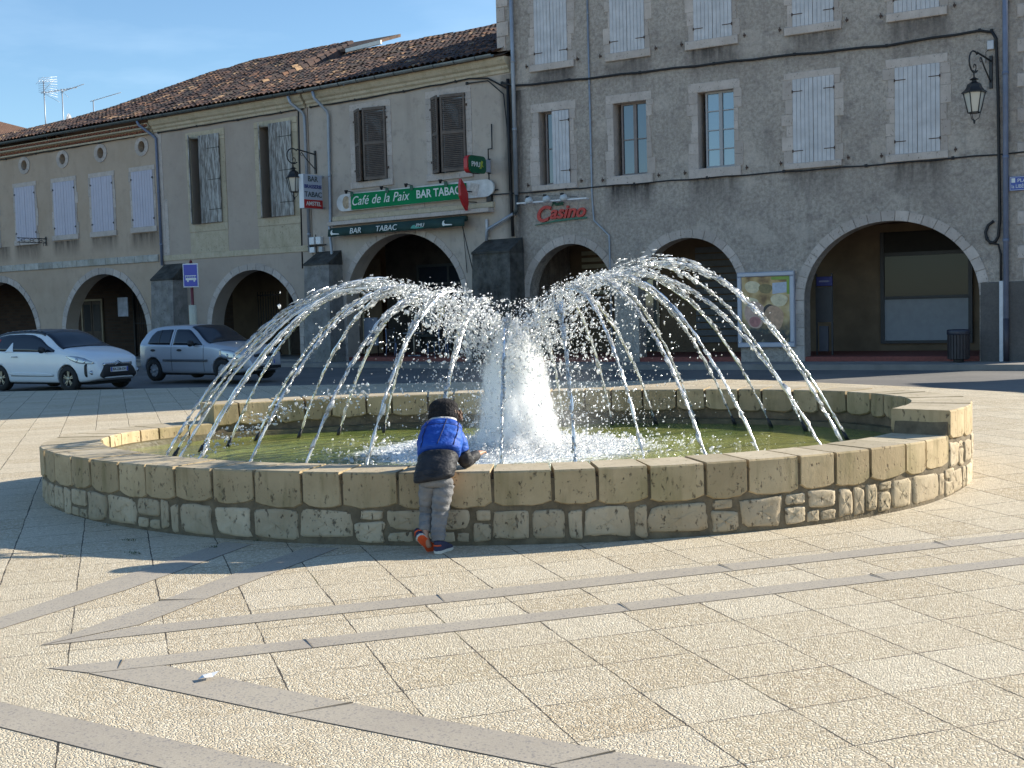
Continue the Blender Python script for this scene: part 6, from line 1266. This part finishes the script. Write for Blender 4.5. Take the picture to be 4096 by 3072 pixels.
# one continuous body : skin modifier over a posed skeleton
J={'pel':(-.535,8.24,.50),'sp':(-.53,8.36,.63),'ch':(-.52,8.47,.75),'nk':(-.51,8.56,.845),'hd0':(-.505,8.60,.89),'hd1':(-.50,8.63,.945),'hd2':(-.50,8.64,.985),
 'Rs':(-.42,8.48,.775),'Re':(-.35,8.50,.59),'Rw':(-.265,8.665,.612),'Rp':(-.245,8.715,.620),'Ls':(-.61,8.48,.775),'Le':(-.64,8.57,.60),'Lw':(-.60,8.72,.575),'Lp':(-.585,8.765,.57),
 'Rh':(-.485,8.24,.47),'Rk':(-.525,8.22,.265),'Ra':(-.535,8.14,.075),'Rt':(-.50,8.23,.03),'Lh':(-.59,8.25,.47),'Lk':(-.615,8.30,.27),'La':(-.632,8.155,.125),'Lt':(-.60,8.17,.03)}
Ed=[('pel','sp'),('sp','ch'),('ch','nk'),('nk','hd0'),('hd0','hd1'),('hd1','hd2'),('ch','Rs'),('Rs','Re'),('Re','Rw'),('Rw','Rp'),('ch','Ls'),('Ls','Le'),('Le','Lw'),('Lw','Lp'),('pel','Rh'),('Rh','Rk'),('Rk','Ra'),('Ra','Rt'),('pel','Lh'),('Lh','Lk'),('Lk','La'),('La','Lt')]
RAD={'pel':.085,'sp':.08,'ch':.085,'nk':.038,'hd0':.062,'hd1':.082,'hd2':.06,'Rs':.038,'Re':.028,'Rw':.02,'Rp':.022,'Ls':.038,'Le':.028,'Lw':.02,'Lp':.022,'Rh':.055,'Rk':.04,'Ra':.025,'Rt':.022,'Lh':.055,'Lk':.04,'La':.025,'Lt':.022}
def hand(pre,base,dirv,side):
    d=Vector(dirv).normalized(); up=Vector((0,0,1)); s_=d.cross(up).normalized()*side
    for k,(o,l,cv) in enumerate(((-.017,.040,.5),(-.006,.046,.45),(.006,.043,.5),(.017,.034,.6))):
        p=Vector(base)+d*.022+s_*o; a=p+d*l*.5-up*l*.12; b=a+d*l*.42-up*l*cv*.6
        for nm,q,r in (('a',p,.0082),('b',a,.0072),('c',b,.0062)): J[f'{pre}{k}{nm}']=tuple(q); RAD[f'{pre}{k}{nm}']=r
        Ed.extend([(pre,f'{pre}{k}a'),(f'{pre}{k}a',f'{pre}{k}b'),(f'{pre}{k}b',f'{pre}{k}c')])
    p=Vector(base)-s_*.022; a=p+d*.02-s_*.014-up*.006; b=a+d*.018-s_*.002-up*.008
    for nm,q,r in (('a',p,.009),('b',a,.008),('c',b,.0065)): J[f'{pre}t{nm}']=tuple(q); RAD[f'{pre}t{nm}']=r
    Ed.extend([(pre,f'{pre}ta'),(f'{pre}ta',f'{pre}tb'),(f'{pre}tb',f'{pre}tc')])
hand('Rp',J['Rp'],(.45,.85,.1),1); hand('Lp',J['Lp'],(.25,.95,-.05),-1)
names=list(J); me=bpy.data.meshes.new('body'); me.from_pydata([W(*J[k]) for k in names],[(names.index(a),names.index(b)) for a,b in Ed],[]); me.materials.append(M_skin)
body=link('body',me,boy); sk=body.modifiers.new('skin','SKIN'); 
for k,v in zip(names,me.skin_vertices[0].data): v.radius=(RAD[k],RAD[k]); v.use_root=(k=='pel')
sub(body,2)
for p in me.polygons: p.use_smooth=True
sk.use_smooth_shade=True
# face turned to the right and towards the water: nose, ear, cheek
HC=Vector((-.50,8.635,.945)); fd=Vector((.62,.75,-.22)).normalized(); rt=fd.cross(Vector((0,0,1))).normalized(); upv=rt.cross(fd)
mb=MB()
def fpnt(f,r,u): q=HC+fd*f+rt*r+upv*u; return W(*q)
def ball(mb,f,r,u,sx,sy,sz,mi=0,n=10):
    vs=[];m=n//2+1
    for i in range(m):
        ph=math.pi*i/(m-1)
        for j in range(n): th=2*math.pi*j/n; vs.append(fpnt(f+sx*math.sin(ph)*math.cos(th),r+sy*math.sin(ph)*math.sin(th),u+sz*math.cos(ph)))
    mb.add(vs,[(i*n+j,i*n+(j+1)%n,(i+1)*n+(j+1)%n,(i+1)*n+j) for i in range(m-1) for j in range(n)],mi,True)
ball(mb,.02,0,-.045,.062,.060,.050); ball(mb,.078,0,-.030,.014,.011,.014); ball(mb,.066,0,-.064,.009,.020,.006,1); 
for sg in (-1,1): ball(mb,.064,sg*.028,-.008,.010,.012,.008,2); ball(mb,.046,sg*.042,-.045,.022,.022,.024); ball(mb,-.012,sg*.098,-.030,.020,.010,.028)
mb.build('face',[M_skin,plain('lips',(.38,.13,.11),.5),plain('eye',(.05,.04,.035),.2)],boy)
# hair below the hat on the right side
mb=MB(); rh=random.Random(2)
for k in range(60):
    a=rh.uniform(-.35,2.6); b0=HC+Vector((.088*math.cos(a)*1.0,.03+.085*math.sin(a)*-1.0+.0,-.015+rh.uniform(-.01,.015))); 
    b0=HC+rt*(.102*math.cos(a-.6))+fd*(.02-.100*math.sin(a-.6))+Vector((0,0,rh.uniform(-.02,.02)))
    tip=b0+Vector((rh.uniform(-.01,.02),rh.uniform(-.02,.01),-rh.uniform(.03,.06))); mb.tube([W(*b0),W(*b0.lerp(tip,.5)+(b0-HC).normalized()*.006),W(*tip)],[.006,.006,.002],4)
mb.build('hair',M_hair,boy)
# beanie
hr=[(-.505,8.60,.868,.098,.093,-18),(-.505,8.604,.885,.110,.104,-18),(-.505,8.61,.905,.112,.106,-18),(-.503,8.62,.925,.107,.104,-18),(-.503,8.628,.955,.108,.105,-16),(-.502,8.637,.985,.101,.098,-14),(-.50,8.645,1.010,.080,.078,-12),(-.50,8.65,1.026,.046,.045,-10),(-.50,8.652,1.031,.012,.012,-10)]
hm=loft(lift(hr),84,2.15,True,amp=.010); hv=[]
for i,v in enumerate(hm.v):
    a,j=divmod(i,84); cx,cy=hr[a][0]-BO.x,hr[a][1]-BO.y; k=1+(.016*math.cos(28*2*math.pi*j/84) if a<8 else 0); hv.append((cx+(v[0]-cx)*k,cy+(v[1]-cy)*k,v[2]))
hm.v=hv; hat=hm.build('beanie',M_hat,boy)
# jacket: black hem section, blue yoke, collar, sleeves
def puff(rs,k=3,amt=.012):
    out=[]
    for a,b in zip(rs,rs[1:]):
        for i in range(k):
            f=i/k; q=[a[j]+(b[j]-a[j])*f for j in range(6)]; w=amt*abs(math.sin(math.pi*f)); q[3]+=w;q[4]+=w; out.append(tuple(q))
    out.append(rs[-1]); return out
blk=[(-.562,8.185,.492,.134,.105,-6,-8),(-.556,8.195,.535,.146,.113,-12,-7),(-.548,8.225,.575,.143,.11,-22,-5),(-.538,8.27,.615,.140,.108,-33,-3),(-.530,8.315,.650,.140,.108,-40,-2)]
blu=[(-.530,8.315,.648,.148,.112,-42,-3),(-.524,8.375,.70,.155,.115,-46,-2),(-.518,8.43,.752,.158,.116,-46,0),(-.515,8.485,.80,.150,.108,-42,0),(-.513,8.53,.838,.140,.098,-36,0),(-.510,8.56,.862,.095,.085,-30,0)]
def p7(rs,k,amt):
    out=[]
    for a,b in zip(rs,rs[1:]):
        for i in range(k):
            f=i/k; q=[a[j]+(b[j]-a[j])*f for j in range(7)]; w=amt*math.sin(math.pi*f)-amt*.4; q[3]+=w;q[4]+=w; out.append(tuple(q))
    out.append(rs[-1]); return out
sub(loft(lift(p7(blk,3,.010)),28,2.5,True,amp=.018).build('jacket_hem',M_jblk,boy),1); sub(loft(lift(p7(blu,3,.010)),28,2.4,True,amp=.012).build('jacket',M_jblue,boy),1)
mb=MB(); loft(lift([(-.512,8.545,.842,.112,.098,-28,0),(-.508,8.575,.872,.106,.10,-22,0),(-.505,8.59,.890,.100,.096,-18,0)]),24,2.2,True,mb=mb); sub(mb.build('collar',M_col,boy),1)
# quilting seams over the back
def rpt(r,th,k=1.012):
    cx,cy,cz,rx,ry,tx,ty=r; e=2/2.4; c,s_=math.cos(th),math.sin(th); p=Vector((rx*math.copysign(abs(c)**e,c),ry*math.copysign(abs(s_)**e,s_),0))*k; q=Matrix.Rotation(R(ty),3,'Y')@Matrix.Rotation(R(tx),3,'X')@p; return W(cx+q.x,cy+q.y,cz+q.z)
M_seam=plain('dark quilting seam',(.008,.014,.07),.8); mb=MB(); fb=p7(blu,3,.010)
for th in (-128,-82,-40): mb.tube([rpt(r,R(th+ (i-7)*1.2)) for i,r in enumerate(fb[1:14])],.0032,4)
for i in (9,): mb.tube([rpt(fb[i],R(a)) for a in range(-170,-8,9)],.0030,4)
mb.build('seams',M_seam,boy); mb=MB(); fb2=p7(blk,3,.010)
for i in (3,): mb.tube([rpt(fb2[i],R(a)) for a in range(-172,-6,9)],.0028,4)
mb.build('waist_seams',M_jblk,boy)
def tubeloft(pts,rad,mat,name,n=16,amp=.03,fold=0):
    P=[Vector(W(*p)) for p in pts]; mb=MB(); N=len(P); fine=[];rr=[]
    for i in range(N-1):
        for k in range(4): f=k/4; fine.append(P[i].lerp(P[i+1],f)); rr.append((rad[i]+(rad[i+1]-rad[i])*f)*(1+fold*math.sin((i*4+k)*1.9)))
    fine.append(P[-1]); rr.append(rad[-1]); mb.tube(fine,rr,n); return sub(mb.build(name,mat,boy),1)
tubeloft([(-.420,8.46,.79),(-.392,8.465,.72),(-.376,8.47,.655)],[.062,.066,.060],M_jblue,'sleeve_top',16,.02,.02); tubeloft([(-.376,8.47,.662),(-.355,8.48,.608),(-.345,8.51,.585),(-.305,8.59,.600),(-.268,8.655,.612)],[.059,.057,.055,.045,.036],M_jblk,'sleeve',16,.02,.05)
tubeloft([(-.615,8.46,.79),(-.632,8.49,.72),(-.636,8.52,.665)],[.060,.066,.058],M_jblue,'sleeve_top',16,.02,.02); tubeloft([(-.636,8.52,.668),(-.640,8.58,.605),(-.62,8.64,.585),(-.595,8.705,.578)],[.056,.052,.044,.036],M_jblk,'sleeve',16,.02,.05)
# trousers
tr=[(-.545,8.21,.525,.115,.095,-10),(-.545,8.215,.48,.120,.10,-6),(-.543,8.215,.445,.122,.10,0)]
sub(loft(lift(tr),24,2.4).build('trousers_seat',M_trs,boy),1)
tubeloft([(-.490,8.21,.475),(-.500,8.20,.42),(-.513,8.195,.35),(-.522,8.195,.285),(-.530,8.18,.22),(-.540,8.165,.155),(-.540,8.150,.115),(-.538,8.140,.078)],[.072,.073,.068,.062,.056,.052,.053,.044],M_trs,'trouser_leg',18,.03,.085)
tubeloft([(-.600,8.215,.475),(-.612,8.235,.40),(-.618,8.26,.32),(-.622,8.26,.26),(-.628,8.215,.19),(-.634,8.175,.14)],[.066,.064,.056,.052,.050,.042],M_trs,'trouser_leg',18,.03,.08)
# shoes : right one flat on the ground, left one up on its toe with the orange sole showing
def shoe(name,loc,rot,sole):
    e=thing_child(name,boy,loc); e.rotation_euler=rot
    out=[(-.030,-.065),(-.035,-.03),(-.033,.02),(-.042,.06),(-.040,.085),(-.022,.108),(.0,.114),(.022,.108),(.038,.085),(.038,.05),(.030,.01),(.033,-.03),(.030,-.065),(.012,-.082),(-.012,-.082)]
    mb=MB(); mb.prism(out,.0,.018,0,'z'); mb.build('sole',M_sole,e); mb=MB(); mb.prism([(x*.93,y*.95) for x,y in out],-.004,.001,0,'z'); mb.build('outsole',sole,e)
    mb=MB(); k=len(out); L_=[(1.0,.016,0),(1.0,.03,0),(.93,.05,-.004),(.80,.068,-.018),(.68,.085,-.030)]; vs=[]
    for f,z,dy in L_:
        for x,y in out: yy=y*f+dy; vs.append((x*f*.98,yy,z*(1-.35*max(0,y)/.11) if z>.02 else z))
    mb.add(vs,[(a*k+j,a*k+(j+1)%k,(a+1)*k+(j+1)%k,(a+1)*k+j) for a in range(len(L_)-1) for j in range(k)]+[tuple((len(L_)-1)*k+j for j in range(k))],0,True); mb.build('upper',M_shoe,e)
    mb=MB(); mb.tube([(-.03,-.062,.055),(-.012,-.084,.055),(.012,-.084,.055),(.03,-.062,.055)],.006,5); mb.build('heel_stripe',M_orange,e)
shoe('shoe',W(-.515,8.155,.006),(0,0,R(-28)),M_sole); shoe('shoe',W(-.628,8.150,.072),(R(-60),R(-38),R(0)),M_orange)
